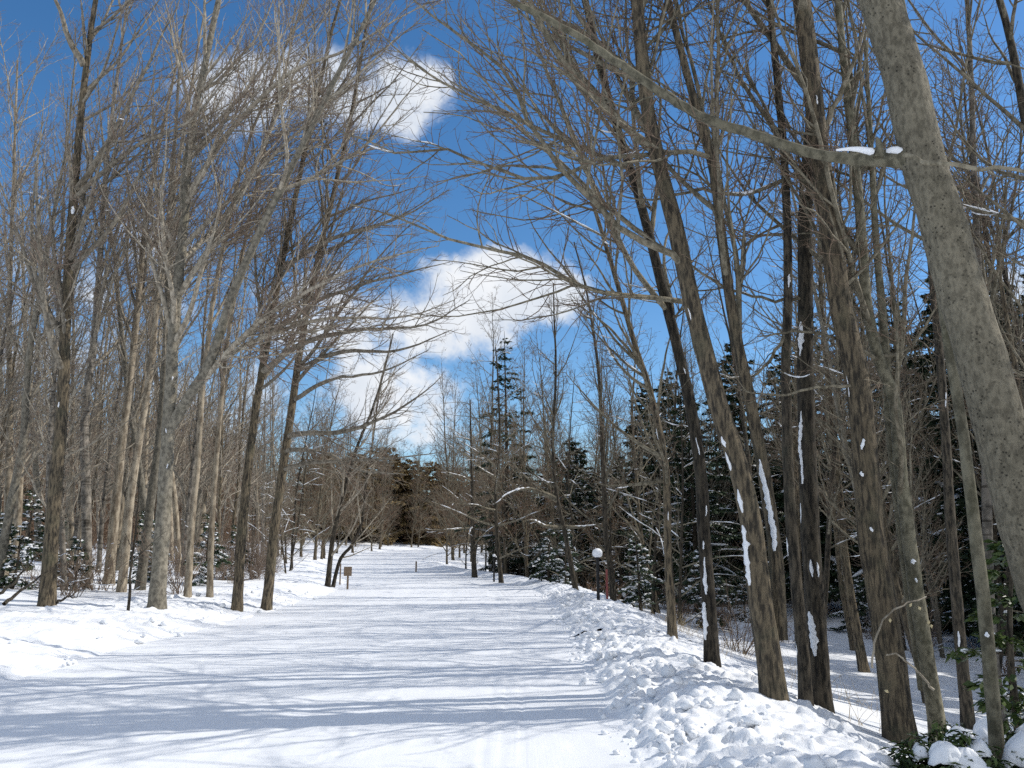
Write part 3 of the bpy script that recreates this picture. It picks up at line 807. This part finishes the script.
def bare_proto(seed, bm, lm, tm, **k):
    T, C, S = bare_arrays(seed, **k)
    parts = [('trunk', T.mesh('trunk', bm), None), ('crown', C.mesh('crown', [lm, tm]), None)]
    if S.V: parts.append(('snow', S.mesh('snow', M_SNOW), 'stuff'))
    return Proto(parts)


def hemlock_arrays(seed, H, rad, open_=1.0, snow=.45, spray=85, big=1.0, z0=.06, pads=.02, shape=.75):
    rg = np.random.default_rng(seed); T, C, S = Acc(), Acc(), Acc()
    tp = resample(np.array([(0, 0, -.3), (rg.normal(0, .05), rg.normal(0, .05), H * .5), (rg.normal(0, .12), rg.normal(0, .12), H)]), 22)
    tr = trunk_profile(tp, .012 * H + .03, .012, .2); T.tubes(tp, tr, 9, 0, rough=.05, rg=rg)
    nb = int(H * 9 * open_); Pb, Rb = [], []
    for k in range(nb):
        f = z0 + (1 - z0) * (k + rg.random()) / nb
        if f > .985: continue
        L = max(.18, rad * (1 - f) ** shape * rg.uniform(.35, 1.25)); az = rg.uniform(0, 6.283)
        z = f * H; el = .25 - .5 * (1 - f) + rg.normal(0, .2)
        p = [np.array((np.interp(z, tp[:, 2], tp[:, 0]), np.interp(z, tp[:, 2], tp[:, 1]), z))]
        for j in range(7):
            e = el - .35 * (j / 7) ** 1.5
            p.append(p[-1] + np.array((math.cos(az) * math.cos(e), math.sin(az) * math.cos(e), math.sin(e))) * L / 7); az += rg.normal(0, .06)
        Pb.append(p); Rb.append(np.linspace(.006 + .007 * L, .004, 8))
    Pb = np.array(Pb); Rb = np.array(Rb); T.tubes(Pb, Rb, 4, 0)
    Lb = np.linalg.norm(np.diff(Pb, axis=1), axis=2).sum(1)
    cnt = rg.poisson(Lb * spray + 6); idx = np.repeat(np.arange(len(Pb)), cnt); n = len(idx)
    t = .12 + .88 * rg.random(n) ** .85; f = t * 6.999; i = f.astype(int); w = (f - i)[:, None]
    p = Pb[idx, i] * (1 - w) + Pb[idx, i + 1] * w; ax = unit(Pb[idx, i + 1] - Pb[idx, i])
    side = np.where(rg.random(n) < .5, -1, 1)[:, None]; lat = unit(np.cross(ax, np.array((0, 0, 1.)))) * side
    wd = (.34 * Lb[idx] * (1.05 - t) + .05)[:, None] * rg.random((n, 1)) ** .7
    fan = unit(ax * .7 + lat)
    p = p + fan * wd + np.array((0, 0, -1.)) * (wd ** 1.3) * .35 + rg.normal(0, .02, (n, 3))
    d = unit(ax * .8 + lat * .9 + rg.normal(0, .35, (n, 3)) + np.array((0, 0, -.3)))
    nrm = unit(np.array((0, 0, 1.)) + rg.normal(0, .45, (n, 3))); sd = unit(np.cross(d, nrm))
    ln = (rg.uniform(.09, .2, n) * big)[:, None]; wi = ln * rg.uniform(.16, .3, (n, 1))
    V = np.stack([p, p + d * ln * .45 + sd * wi, p + d * ln, p + d * ln * .45 - sd * wi], 1).reshape(-1, 3)
    C.add(V, np.arange(4 * n).reshape(n, 4), 0)
    if snow:
        for k in range(len(Pb)):
            if rg.random() > snow or Lb[k] < .35: continue
            a = rg.integers(1, 4); q = resample(Pb[k, a:a + rg.integers(3, 5)], 7); m = 7
            q[:, 2] += .03; wdt = (.035 + .045 * Lb[k] * rg.uniform(.5, 1.1)) * np.sin(np.linspace(.25, 2.9, m)) ** .5 * rg.uniform(.5, 1.15, m)
            S.tubes(q, wdt, 7, 0, rough=.2, rg=rg, squash=.5)
        for k in rg.choice(n, int(n * pads * snow / .45), replace=False):
            S.ball(p[k] + (0, 0, .015), rg.uniform(.02, .06) * (.7 + .3 * big), rg=rg, rough=.3, segs=(6, 4), sc=(rg.uniform(.8, 1.5), rg.uniform(.8, 1.5), .5))
    return T, C, S


def hemlock_proto(seed, needle=None, **k):
    T, C, S = hemlock_arrays(seed, **k)
    parts = [('trunk', T.mesh('trunk', M_DARKB), None), ('foliage', C.mesh('foliage', needle or M_NEEDLE, smooth=False), None)]
    if S.V: parts.append(('snow', S.mesh('snow', M_SNOW), 'stuff'))
    return Proto(parts)


pg = np.random.default_rng(2024)
used = []


def free(x, y, d):
    for a, b in used:
        if (a - x) ** 2 + (b - y) ** 2 < d * d: return False
    used.append((x, y)); return True



for o in list(COL.objects):
    if o.get('category') == 'bare tree': used.append((o.location.x, o.location.y))


def c1(y): return float(centre(np.array([float(y)]))[0])


# --- thin trees filling the woods
LP = [bare_proto(300 + k, (M_TAN, M_BEECH, M_FURROW, M_TAN, M_BAND)[k % 5], M_LIMBG, M_TWIGL, H=(15, 17, 13, 16, 14)[k % 5], r0=(.11, .14, .08, .12, .10)[k % 5], bias=(.3, 0, .05), t0=(.25, .3, .2, .22, .15)[k % 5], lang=(22, 50), snow=.15) for k in range(5)]
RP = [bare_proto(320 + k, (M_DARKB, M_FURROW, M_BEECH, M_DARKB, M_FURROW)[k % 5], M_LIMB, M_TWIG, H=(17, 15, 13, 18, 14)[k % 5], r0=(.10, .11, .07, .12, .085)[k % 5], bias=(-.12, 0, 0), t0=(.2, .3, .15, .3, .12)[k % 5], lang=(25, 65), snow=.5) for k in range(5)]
MP = [bare_proto(340 + k, M_DARKB, M_LIMB, M_TWIG, H=(8, 10, 7)[k], r0=(.06, .07, .05)[k], t0=.1, nl=26, lim=(1.2, 3.2), lang=(50, 95), lup=.0, snow=.55, dens=(2.2, 3.5, 4)) for k in range(3)]
FP = [bare_proto(360 + k, M_FURROW, M_LIMB, M_TWIGR, H=(15, 13, 17)[k], r0=(.12, .10, .13)[k], t0=.08, nl=40, lim=(2, 5), lang=(25, 70), snow=0, dens=(3.6, 5, 5), twig=.011, cap=(600, 3000, 6000)) for k in range(3)]


def scatter(protos, n, yr, sr, side, label, group, dmin=1.0, rot=.6, sc=(.8, 1.15), pw=1.0, name='bare_tree', cat='bare tree', inview=True, base_rot=0.0, hug=1.3):
    k = 0
    for _ in range(n * 40):
        if k >= n: break
        y = yr[0] + (yr[1] - yr[0]) * pg.random() ** pw
        s = sr[0] + (sr[1] - sr[0]) * pg.random() ** hug
        x = c1(y) + side * (HW + s)
        if inview and abs(x) > .70 * y + 1: continue
        if not free(x, y, dmin): continue
        protos[k % len(protos)].place(name, label, cat, (x, y, tz(x, y)), base_rot + pg.normal(0, rot), pg.uniform(*sc), group, (pg.normal(0, .03), pg.normal(0, .03)))
        k += 1


scatter(LP, 40, (19, 38), (5, 20), -1, 'slim pale bare tree standing in the near part of the left wood', 'slim pale trees in the near left wood', 1.1)
scatter(LP, 58, (36, 72), (3, 42), -1, 'thin pale bare tree deep in the wood on the left', 'thin pale trees deep in the left wood', 1.2)
scatter(RP, 22, (12, 26), (6, 18), 1, 'thin dark bare tree rising among the shaded hemlocks near the right bank', 'thin dark trees among the near hemlocks on the right', 1.2)
scatter(RP, 48, (28, 66), (3.5, 40), 1, 'thin dark bare tree deep in the wood on the right', 'thin dark trees deep in the right wood', 1.2)
scatter(MP, 18, (24, 60), (2.4, 8), 1, 'small bare tree with snow lying on its level limbs along the right road edge', 'small snowy limbed trees along the right road edge', 1.3, rot=2)
scatter(MP, 8, (36, 64), (2.0, 6), -1, 'small bare tree with snow on its limbs along the left road edge far ahead', 'small snowy limbed trees along the far left road edge', 1.3, rot=2)
scatter(FP, 34, (58, 104), (.8, 30), -1, 'reddish brown bare tree left of the far road bend', 'reddish bare trees left of the far bend', 1.5, rot=3, hug=2.2)
scatter(FP, 56, (38, 106), (2.0, 22), 1, 'reddish brown bare tree in the far wood right of the road', 'reddish bare trees in the far right wood', 1.5, rot=3, hug=1.8)
# these stand past the right edge of the picture: the light reaches the road through them
for x, y in ((6.5, 4.6), (9, 7.4), (8.0, 2.6), (12.5, 9.2), (11.5, 4.5), (15, 6.8), (16.5, 11), (7.6, 6.2), (5.2, 1.0), (10, 0), (6.9, 8.9), (12.2, 10.8), (13.6, 8.6), (18, 12.4)):
    RP[(2, 4, 0)[int(pg.integers(3))]].place('bare_tree', 'bare roadside tree standing past the right edge of the picture', 'bare tree', (x, y, tz(x, y)), pg.normal(0, .8), pg.uniform(.9, 1.1), 'bare trees past the right edge of the picture')

# --- hemlocks
HH = (5.5, 8, 11, 14.5)
HP = [hemlock_proto(400 + k, H=HH[k], rad=(2.2, 2.8, 3.4, 3.9)[k], snow=.75, pads=.028, spray=(165, 160, 145, 130)[k], open_=(1.2, 1.15, 1.1, 1.05)[k], big=(1, 1.1, 1.25, 1.4)[k]) for k in range(4)]
hspots = []
for _k in range(400):
    if len(hspots) >= 40: break
    y = pg.uniform(27, 58); s_ = pg.uniform(4.2, 30); x = c1(y) + HW + s_
    if x > .68 * y + 1 or (y < 33 and 4 < x < 12): continue
    if any((x - a) ** 2 + (y - b) ** 2 < 3.4 for a, b, *_ in hspots): continue
    hgt = np.clip(3.2 + .55 * s_ + pg.uniform(-1.0, 3.0), 4.5, 16.5)
    k = int(np.argmin([abs(h - hgt) for h in HH])); hspots.append((x, y, k, hgt / HH[k]))
hspots += [(16.5, 20, 1, .8), (19.5, 24, 2, .8), (14.6, 18.2, 0, .9), (18, 26, 3, .75), (12.2, 14.2, 0, .6), (23, 27, 3, .85)]
for x, y, k, s in hspots:
    near = y < 30
    HP[k].place('hemlock_tree', 'dark snow-flecked hemlock in the shade just behind the right roadside trunks' if near else 'dark snow-flecked hemlock deep in the wood on the right',
                'hemlock', (x, y, tz(x, y)), pg.uniform(0, 6.28), s, 'shaded hemlocks just behind the right trunks' if near else 'hemlocks deep in the right wood')
for x, y, s in ((17, 15, .85), (18.5, 18, .95), (21, 20.5, 1.0), (23.5, 23.5, 1.05), (25.5, 27, 1.05), (15.5, 12.2, .7)):
    HP[3].place('hemlock_tree', 'tall hemlock past the right edge of the picture, shading the hollow', 'hemlock', (x, y, tz(x, y)), pg.uniform(0, 6.28), s, 'hemlocks past the right edge of the picture')
o = hemlock_proto(420, H=15.5, rad=3.4, open_=.55, snow=.15, spray=60, big=1.5, z0=.12).place('pine_tree', 'tall ragged dark evergreen topping the trees right of the gap of sky', 'evergreen tree', (-.35, 50, tz(-.35, 50)), .5)
BP = [hemlock_proto(430 + k, needle=M_NEEDLEB, H=(10.5, 12)[k], rad=(6.6, 6.2)[k], shape=.40, open_=1.0, snow=.0, spray=60, big=3.0, z0=.14) for k in range(2)]
for k, (x, y, s) in enumerate(((-26, 112, .8), (-20.5, 108, .85), (-17, 111, 1.0), (-14, 114, .95), (-11.5, 110.5, .8), (-23, 118, 1.0), (-8, 116, .9), (-18.5, 121, 1.1), (-12, 121, 1.05), (-29, 120, 1.0), (-4, 122, 1.0))):
    BP[k % 2].place('evergreen_tree', 'bronze green evergreen where the road disappears round the bend', 'evergreen tree', (x, y, tz(x, y)), pg.uniform(0, 6), s, 'bronze evergreens at the road bend')


# --- far-off wood closing the view on every side: one mass
def distant_wood():
    rg = np.random.default_rng(9); T = Acc()
    var = []
    for k in range(4):
        a, b, _ = bare_arrays(500 + k, H=14, r0=.14, t0=.08, nl=32, lim=(2, 5), lang=(25, 70), lo=True, dens=(3.6, 4.5), cap=(420, 1700))
        Pl = []
        for _ in range(70):
            r_, th = 3.2 * math.sqrt(rg.random()), rg.uniform(0, 6.28); d = unit(np.array((rg.normal(0, .35), rg.normal(0, .35), 1)))
            p = [np.array((r_ * math.cos(th), r_ * math.sin(th), -.3))]; L = rg.uniform(1.5, 5)
            for _k in range(4): d = unit(d + rg.normal(0, .12, 3)); p.append(p[-1] + d * L / 4)
            Pl.append(p)
        Pl = np.array(Pl); b.tubes(Pl, np.ones((70, 1)) * np.linspace(.025, .012, 5), 3, 1)
        b2, r2 = spawn(Pl, np.full((70, 5), .02), rg, 3.0, .15, 1, (25, 65), .5, 3, .03, .15, (0, 0, 0), .8, .3, 1.8, .012, tip=.8); b.tubes(b2, r2, 3, 1)
        a.V += b.V; a.F += [f + a.n for f in b.F]; a.M += [m + 1 for m in b.M]
        var.append((np.concatenate(a.V), np.concatenate(a.F), np.concatenate(a.M)))
    V, F, M, n = [], [], [], 0
    for i in range(520):
        side = i % 3
        if side == 0: y = rg.uniform(106, 165); x = rg.uniform(-75, 75)
        elif side == 1: y = rg.uniform(50, 125); x = -rg.uniform(26, 80)
        else: y = rg.uniform(48, 125); x = rg.uniform(28, 80)
        if abs(x) > .75 * y + 4 or abs(x - c1(y)) < 6: continue
        v, f, m = var[i % 4]; a = rg.uniform(0, 6.28); s = rg.uniform(.8, 1.25)
        rot = np.array(((math.cos(a), -math.sin(a), 0), (math.sin(a), math.cos(a), 0), (0, 0, 1)))
        V.append(v @ rot.T * s + (x, y, tz(x, y))); F.append(f + n); M.append(m); n += len(v)
    me = new_mesh('distant_wood', np.concatenate(V), np.concatenate(F), [M_FURROW, M_LIMB, M_TWIGR], np.concatenate(M))
    tag(link('distant_wood', me), 'far-off mass of bare brown trees beyond both woods', 'wood', kind='stuff')


distant_wood()


# --- undergrowth
def shrub_proto(seed, H, tm, snow=.2, n=22):
    rg = np.random.default_rng(seed); C, S = Acc(), Acc(); Pl, Rl = [], []
    for _ in range(n):
        a = rg.uniform(0, 6.28); e = rg.uniform(.7, 1.5); d = np.array((math.cos(a) * math.cos(e), math.sin(a) * math.cos(e), math.sin(e)))
        p = [np.array((rg.normal(0, .12), rg.normal(0, .12), -.15))]; L = H * rg.uniform(.5, 1.15)
        for _k in range(8): d = unit(d + rg.normal(0, .12, 3)); p.append(p[-1] + d * L / 8)
        Pl.append(np.array(p)); Rl.append(np.linspace(.009, .004, 9))
    Pl, Rl = np.array(Pl), np.array(Rl); C.tubes(Pl, Rl, 5, 0)
    b2, r2 = spawn(Pl, Rl, rg, 6, .15, 1, (25, 65), .45, 5, .03, .2, (0, 0, 0), .7, .12, .8, .004); C.tubes(b2, r2, 3, 0)
    b3, r3 = spawn(b2, r2, rg, 6, .1, 1, (25, 65), .45, 4, .03, .2, (0, 0, 0), .7, .08, .4, .003); C.tubes(b3, r3, 3, 0)
    if snow: snow_on(b2, r2, rg, S, snow, .6, 1.0, .012)
    parts = [('branches', C.mesh('branches', tm), None)]
    if S.V: parts.append(('snow', S.mesh('snow', M_SNOW), 'stuff'))
    return Proto(parts)


SP = [shrub_proto(600, 1.6, M_TWIG), shrub_proto(601, 2.2, M_TWIGL), shrub_proto(602, 1.2, M_TWIGR, .3)]
scatter(SP, 30, (19, 44), (2.6, 12), -1, 'tangled bare shrub under the trees on the left', 'bare shrubs under the left trees', .7, rot=3, sc=(.7, 1.2), name='bare_shrub', cat='shrub')
scatter(SP, 30, (17, 50), (3.0, 12), 1, 'tangled bare shrub behind the snow bank on the right', 'bare shrubs behind the right snow bank', .7, rot=3, sc=(.6, 1.1), name='bare_shrub', cat='shrub')
YP = [hemlock_proto(610 + k, H=(1.5, 2.2)[k], rad=(.75, .95)[k], open_=1.6, snow=.9, spray=110, big=.8, pads=.06) for k in range(2)]
for px, y, k, s in ((14, 20.5, 0, 1.0), (78, 22, 0, .9), (146, 25.5, 1, 1.0), (208, 26, 1, 1.0), (52, 25, 1, .9), (-8, 21, 1, .9), (236, 30, 1, .9), (28, 27, 1, 1.2)):
    x = P(px, 560, y)[0]
    YP[k].place('young_hemlock', 'young snow-laden hemlock among the left trunks', 'young hemlock', (x, y, tz(x, y)), pg.uniform(0, 6), s, 'young snowy hemlocks among the left trunks')
for px, y, k, s in ((566, 31, 1, 1.0), (548, 34, 1, 1.1), (850, 30, 1, 1.0), (742, 33, 1, .9), (640, 27, 1, 1.1), (700, 26, 1, 1.2)):
    x = P(px, 560, y)[0]
    YP[k].place('young_hemlock', 'young snow-laden hemlock on the low ground right of the road', 'young hemlock', (x, y, tz(x, y)), pg.uniform(0, 6), s, 'young snowy hemlocks right of the road')
x = P(1006, 600, 8.2)[0]
hemlock_proto(620, needle=M_LEAF, H=2.4, rad=.8, open_=1.5, snow=.35, spray=150, big=.75).place('young_hemlock', 'bright green young evergreen at the right edge behind the snowy bush', 'young evergreen', (x, 8.2, tz(x, 8.2)), .4)


def rhododendron(px, Y, W, H, seed, label, caps):
    rg = np.random.default_rng(seed); x = P(px, 740, Y)[0]; base = np.array((x, Y, tz(x, Y)))
    St, Lf = Acc(), Acc(); tips = []
    for _ in range(46):
        a = rg.uniform(0, 6.28); rr = W * math.sqrt(rg.random()); top = np.array((math.cos(a) * rr, math.sin(a) * rr, H * (1 - .45 * (rr / W) ** 2) * rg.uniform(.55, 1.0)))
        p = resample(np.array([(top[0] * .15, top[1] * .15, -.15), (top[0] * .6, top[1] * .6, top[2] * .6), top]), 7)
        St.tubes(p, np.linspace(.009, .004, 7), 5); tips += [top, p[4], p[5]]
    V, n = [], 0
    for t in tips:
        for k in range(rg.integers(9, 14)):
            a = rg.uniform(0, 6.28); e = rg.uniform(-.9, .25); d = np.array((math.cos(a) * math.cos(e), math.sin(a) * math.cos(e), math.sin(e)))
            s = unit(np.cross(d, (0, 0, 1.))); u = np.cross(s, d); L = rg.uniform(.05, .11); w = L * rg.uniform(.13, .2)
            o = t + rg.normal(0, .025, 3)
            V += [o, o + d * L * .5 + s * w + u * .006, o + d * L - u * .012, o + d * L * .5 - s * w + u * .006]
    V = np.array(V); Lf.add(V, np.arange(len(V)).reshape(-1, 4))
    root = thing('rhododendron_bush', label, 'bush', base)
    link('stems', St.mesh('stems', M_DARKB), root); link('foliage', Lf.mesh('foliage', M_LEAF, smooth=False), root)
    for (cx, cy, cz, r, fl) in caps:
        c = Acc(); nu, nv = 34, 18
        ph = np.linspace(0, math.pi, nv + 1)[:, None]; th = (np.arange(nu) / nu * 2 * math.pi)[None]
        g = np.stack([np.sin(ph) * np.cos(th), np.sin(ph) * np.sin(th), np.cos(ph) * np.ones_like(th)], -1)
        q = g * r * (1 + .95 * fbm(g[..., 0] * 1.7 + cx * 9 + 5, g[..., 1] * 1.7 + g[..., 2] + seed, 4, seed, .55)[..., None] + .1 * fbm(g[..., 0] * 9 + 40, g[..., 1] * 9 + g[..., 2] * 9 + 40, 2, 7)[..., None])
        q[0] = q[0].mean(0); q[-1] = q[-1].mean(0); q[..., 2] *= fl; q[..., 2] = np.where(q[..., 2] < 0, q[..., 2] * .45, q[..., 2]) - .55 * (q[..., 0] ** 2 + q[..., 1] ** 2) / r
        i = np.arange((nv + 1) * nu).reshape(nv + 1, nu)
        c.add(q.reshape(-1, 3) + (cx, cy, cz), np.stack([i[:-1], i[1:], np.roll(i[1:], -1, 1), np.roll(i[:-1], -1, 1)], -1).reshape(-1, 4))
        link('snow_cap', c.mesh('snow_cap', M_SNOW), root)


rhododendron(948, 6.1, .36, .42, 31, 'low evergreen bush under a big sloping cap of snow at the lower right corner', [(-.13, -.2, .30, .11, .75), (.0, -.22, .25, .13, .7), (.08, -.28, .18, .10, .7), (-.2, .0, .26, .08, .7), (.16, -.08, .3, .09, .6)])
rhododendron(985, 7.1, .5, .62, 32, 'evergreen bush with a flat snow cap behind the thin leaning stem', [(-.28, -.15, .49, .12, .6), (-.12, -.22, .50, .10, .6), (-.02, -.1, .55, .12, .6), (.28, -.15, .50, .14, .6), (.1, -.3, .4, .08, .7)])
rhododendron(1040, 6.2, .5, .68, 33, 'evergreen bush with thick rounded snow caps cut by the right picture edge', [(-.18, -.12, .56, .16, .7), (-.06, -.2, .52, .13, .6), (-.3, -.3, .33, .10, .7), (-.2, -.38, .24, .08, .7), (.2, .0, .6, .2, .7), (.1, -.34, .36, .1, .7)])


def fallen(label, pts, Y, wpx, seed, mats=M_DARKB, dens=1.6):
    rg = np.random.default_rng(seed)
    p = resample(np.array([P(a, b, y) for (a, b), y in zip(pts, Y)]), 14); base = p[0].copy(); p -= base
    a = Acc(); r = np.linspace(wpx / F_PX * Y[0] / 2, .006, 14); p[1:] += rg.normal(0, .012, (13, 3)); a.tubes(p, r, 7, rough=.08, rg=rg)
    b, rb = spawn(p[None], r[None], rg, dens, .2, 1, (30, 60), .4, 6, .03, .15, (0, 0, 0), .6, .3, 1.0, .005); a.tubes(b, rb, 5)
    b, rb = spawn(b, rb, rg, 3, .2, 1, (30, 60), .4, 5, .03, .15, (0, 0, 0), .6, .1, .5, .004); a.tubes(b, rb, 4)
    o = link('fallen_branch', a.mesh('fallen_branch', mats), None, base); tag(o, label, 'branch')
    return o


fallen('dark bare branch propped upright out of the snow at far left', [(-12, 600), (8, 588), (22, 572), (40, 552)], (15.5, 15.6, 15.7, 15.8), 4, 41)
fallen('long dead branch leaning against the foremost left trunk', [(4, 604), (14, 596), (30, 584), (46, 572), (62, 560)], (15.2, 15.5, 15.9, 16.3, 16.5), 4, 42)
fallen('short stick lying on the snow right of the foremost left trunk', [(56, 603), (66, 598), (78, 596)], (15.9, 16.0, 16.1), 3, 43, dens=.6)
fallen('thin dark sapling stem poking up beside the big forked trunk', [(128, 611), (129, 590), (132, 560), (137, 520), (140, 470)], (16.8,) * 5, 3, 44)
fallen('arched twig with a few withered leaves in front of the broad brown trunk', [(872, 668), (874, 640), (884, 622), (900, 604), (926, 599)], (7.6, 7.6, 7.6, 7.6, 7.7), 2.2, 45, M_LIMBG, .8)
fallen('thin pale twig slanting down past the foot of the broad brown trunk', [(934, 690), (914, 668), (896, 655), (884, 656)], (7.4, 7.4, 7.4, 7.5), 2.4, 46, M_LIMBG, .5)
fallen('dark fallen log lying across the low snow between the right trunks', [(700, 606), (735, 604), (770, 602), (800, 604)], (30, 30, 30.5, 31), 5, 47, dens=.5)


def withered_leaves():
    rg = np.random.default_rng(4)
    for (px, py) in ((912, 603), (918, 606), (929, 620), (931, 624), (890, 618), (884, 690)):
        p = P(px, py, 7.6); a = Acc(); d = unit(rg.normal(0, .4, 3) + (0, 0, -1)); s = unit(np.cross(d, (.3, 1, 0.2))); u = np.cross(s, d); L = .045
        rows = [o + x for o in (np.zeros(3), u * .002) for x in ((0, 0, 0), d * L * .5 + s * L * .3 + u * .01, d * L, d * L * .5 - s * L * .3 + u * .01)]
        V = np.array(rows); F = np.array([(0, 1, 2, 3), (7, 6, 5, 4), (0, 4, 5, 1), (1, 5, 6, 2), (2, 6, 7, 3), (3, 7, 4, 0)]); a.add(V, F)
        tag(link('withered_leaf', a.mesh('withered_leaf', M_DRYLEAF, smooth=False), None, p), 'pale withered leaf hanging on a twig at lower right', 'leaf', 'withered leaves on the twigs at lower right')


withered_leaves()


def dry_grass():
    rg = np.random.default_rng(8); a = Acc(); Pl = []
    for _ in range(900):
        y = rg.uniform(9.5, 24); s = rg.uniform(2.2, 4.0)
        if vnoise(np.array([y * .9]), np.array([s]), 3)[0] < .5: continue
        x = c1(y) + HW + s; p = [np.array((x, y, tz(x, y) - .03))]; d = unit(np.array((rg.normal(0, .35), rg.normal(0, .35), 1))); L = rg.uniform(.15, .55)
        for k in range(4): d = unit(d + np.array((rg.normal(0, .15), rg.normal(0, .15), -.12))); p.append(p[-1] + d * L / 4)
        Pl.append(p)
    Pl = np.array(Pl); a.tubes(Pl, np.ones((len(Pl), 1)) * np.linspace(.003, .0015, 5), 3)
    tag(link('dry_grass', a.mesh('dry_grass', M_DRY)), 'dry straw-coloured grass poking through the snow behind the right bank', 'dry grass', kind='stuff')


dry_grass()

# ------------------------------------------------------------------ posts and sign
def box(a, c, s, bev=.0):
    import bmesh
    bm = bmesh.new(); bmesh.ops.create_cube(bm, size=1.0)
    for v in bm.verts: v.co = Vector((v.co.x * s[0] + c[0], v.co.y * s[1] + c[1], v.co.z * s[2] + c[2]))
    if bev: bmesh.ops.bevel(bm, geom=list(bm.edges), offset=bev, segments=2, affect='EDGES')
    me = bpy.data.meshes.new(a); bm.to_mesh(me); bm.free(); return me


def lamp_post(px, py, Y, h, label, head=.125):
    b = P(px, py, Y); z = tz(b[0], Y); rg = np.random.default_rng(int(px))
    root = thing('lamp_post', label, 'lamp post', (b[0], Y, z))
    top = P(px, py, Y)[2] + h - z
    a = Acc(); zz = np.linspace(-.3, top - .17, 9); a.tubes(np.stack([0 * zz, 0 * zz, zz], 1), np.full(9, .042), 14)
    a.tubes(np.array([(0, 0, top - .2), (0, 0, top - .185), (0, 0, top - .17), (0, 0, top - .165)]), np.array([.045, .07, .075, .001]), 14)
    link('pole', a.mesh('pole', M_BLACK), root)
    g = Acc(); g.ball((0, 0, top - .075), head, rg=rg, rough=.03, segs=(18, 12), sc=(1, 1, .92)); link('globe', g.mesh('globe', M_SNOW), root)


lamp_post(598.5, 606, 21.6, 1.42, 'black lamp post with a round white head behind the right snow bank', .135)
lamp_post(494, 580, 37, 1.15, 'distant dark post with a small pale head by the road bend on the right', .07)

b = P(347.5, 587, 31); root = thing('wooden_sign', 'small brown wooden sign on a post at the left road edge', 'sign', (b[0], 31, tz(b[0], 31)))
me = box('post', (0, 0, .3), (.07, .05, 1.05), .006); me.materials.append(M_WOOD); link('post', me, root)
me = box('board', (0, -.05, .66), (.30, .035, .34), .006); me.materials.append(M_WOOD); link('board', me, root)
b = P(340, 581, 34)
me = box('stake', (0, 0, .3), (.05, .05, 1.1), .006); me.materials.append(M_WOOD); tag(link('stake', me, None, (b[0], 34, tz(b[0], 34))), 'thin wooden stake behind the brown wooden sign', 'stake')
b = P(416, 572, 50)
me = box('stake', (0, 0, .25), (.09, .09, .75), .01); me.materials.append(M_WOOD); tag(link('stake', me, None, (b[0], 50, tz(b[0], 50))), 'short wooden stake at the right road edge where the road bends', 'stake')
b = P(607, 590, 23.2)
me = box('stake', (0, 0, .3), (.06, .05, 1.1), .008); me.materials.append(M_RED); tag(link('stake', me, None, (b[0], 23.2, tz(b[0], 23.2))), 'faded red stake right behind the white-headed lamp post', 'stake')
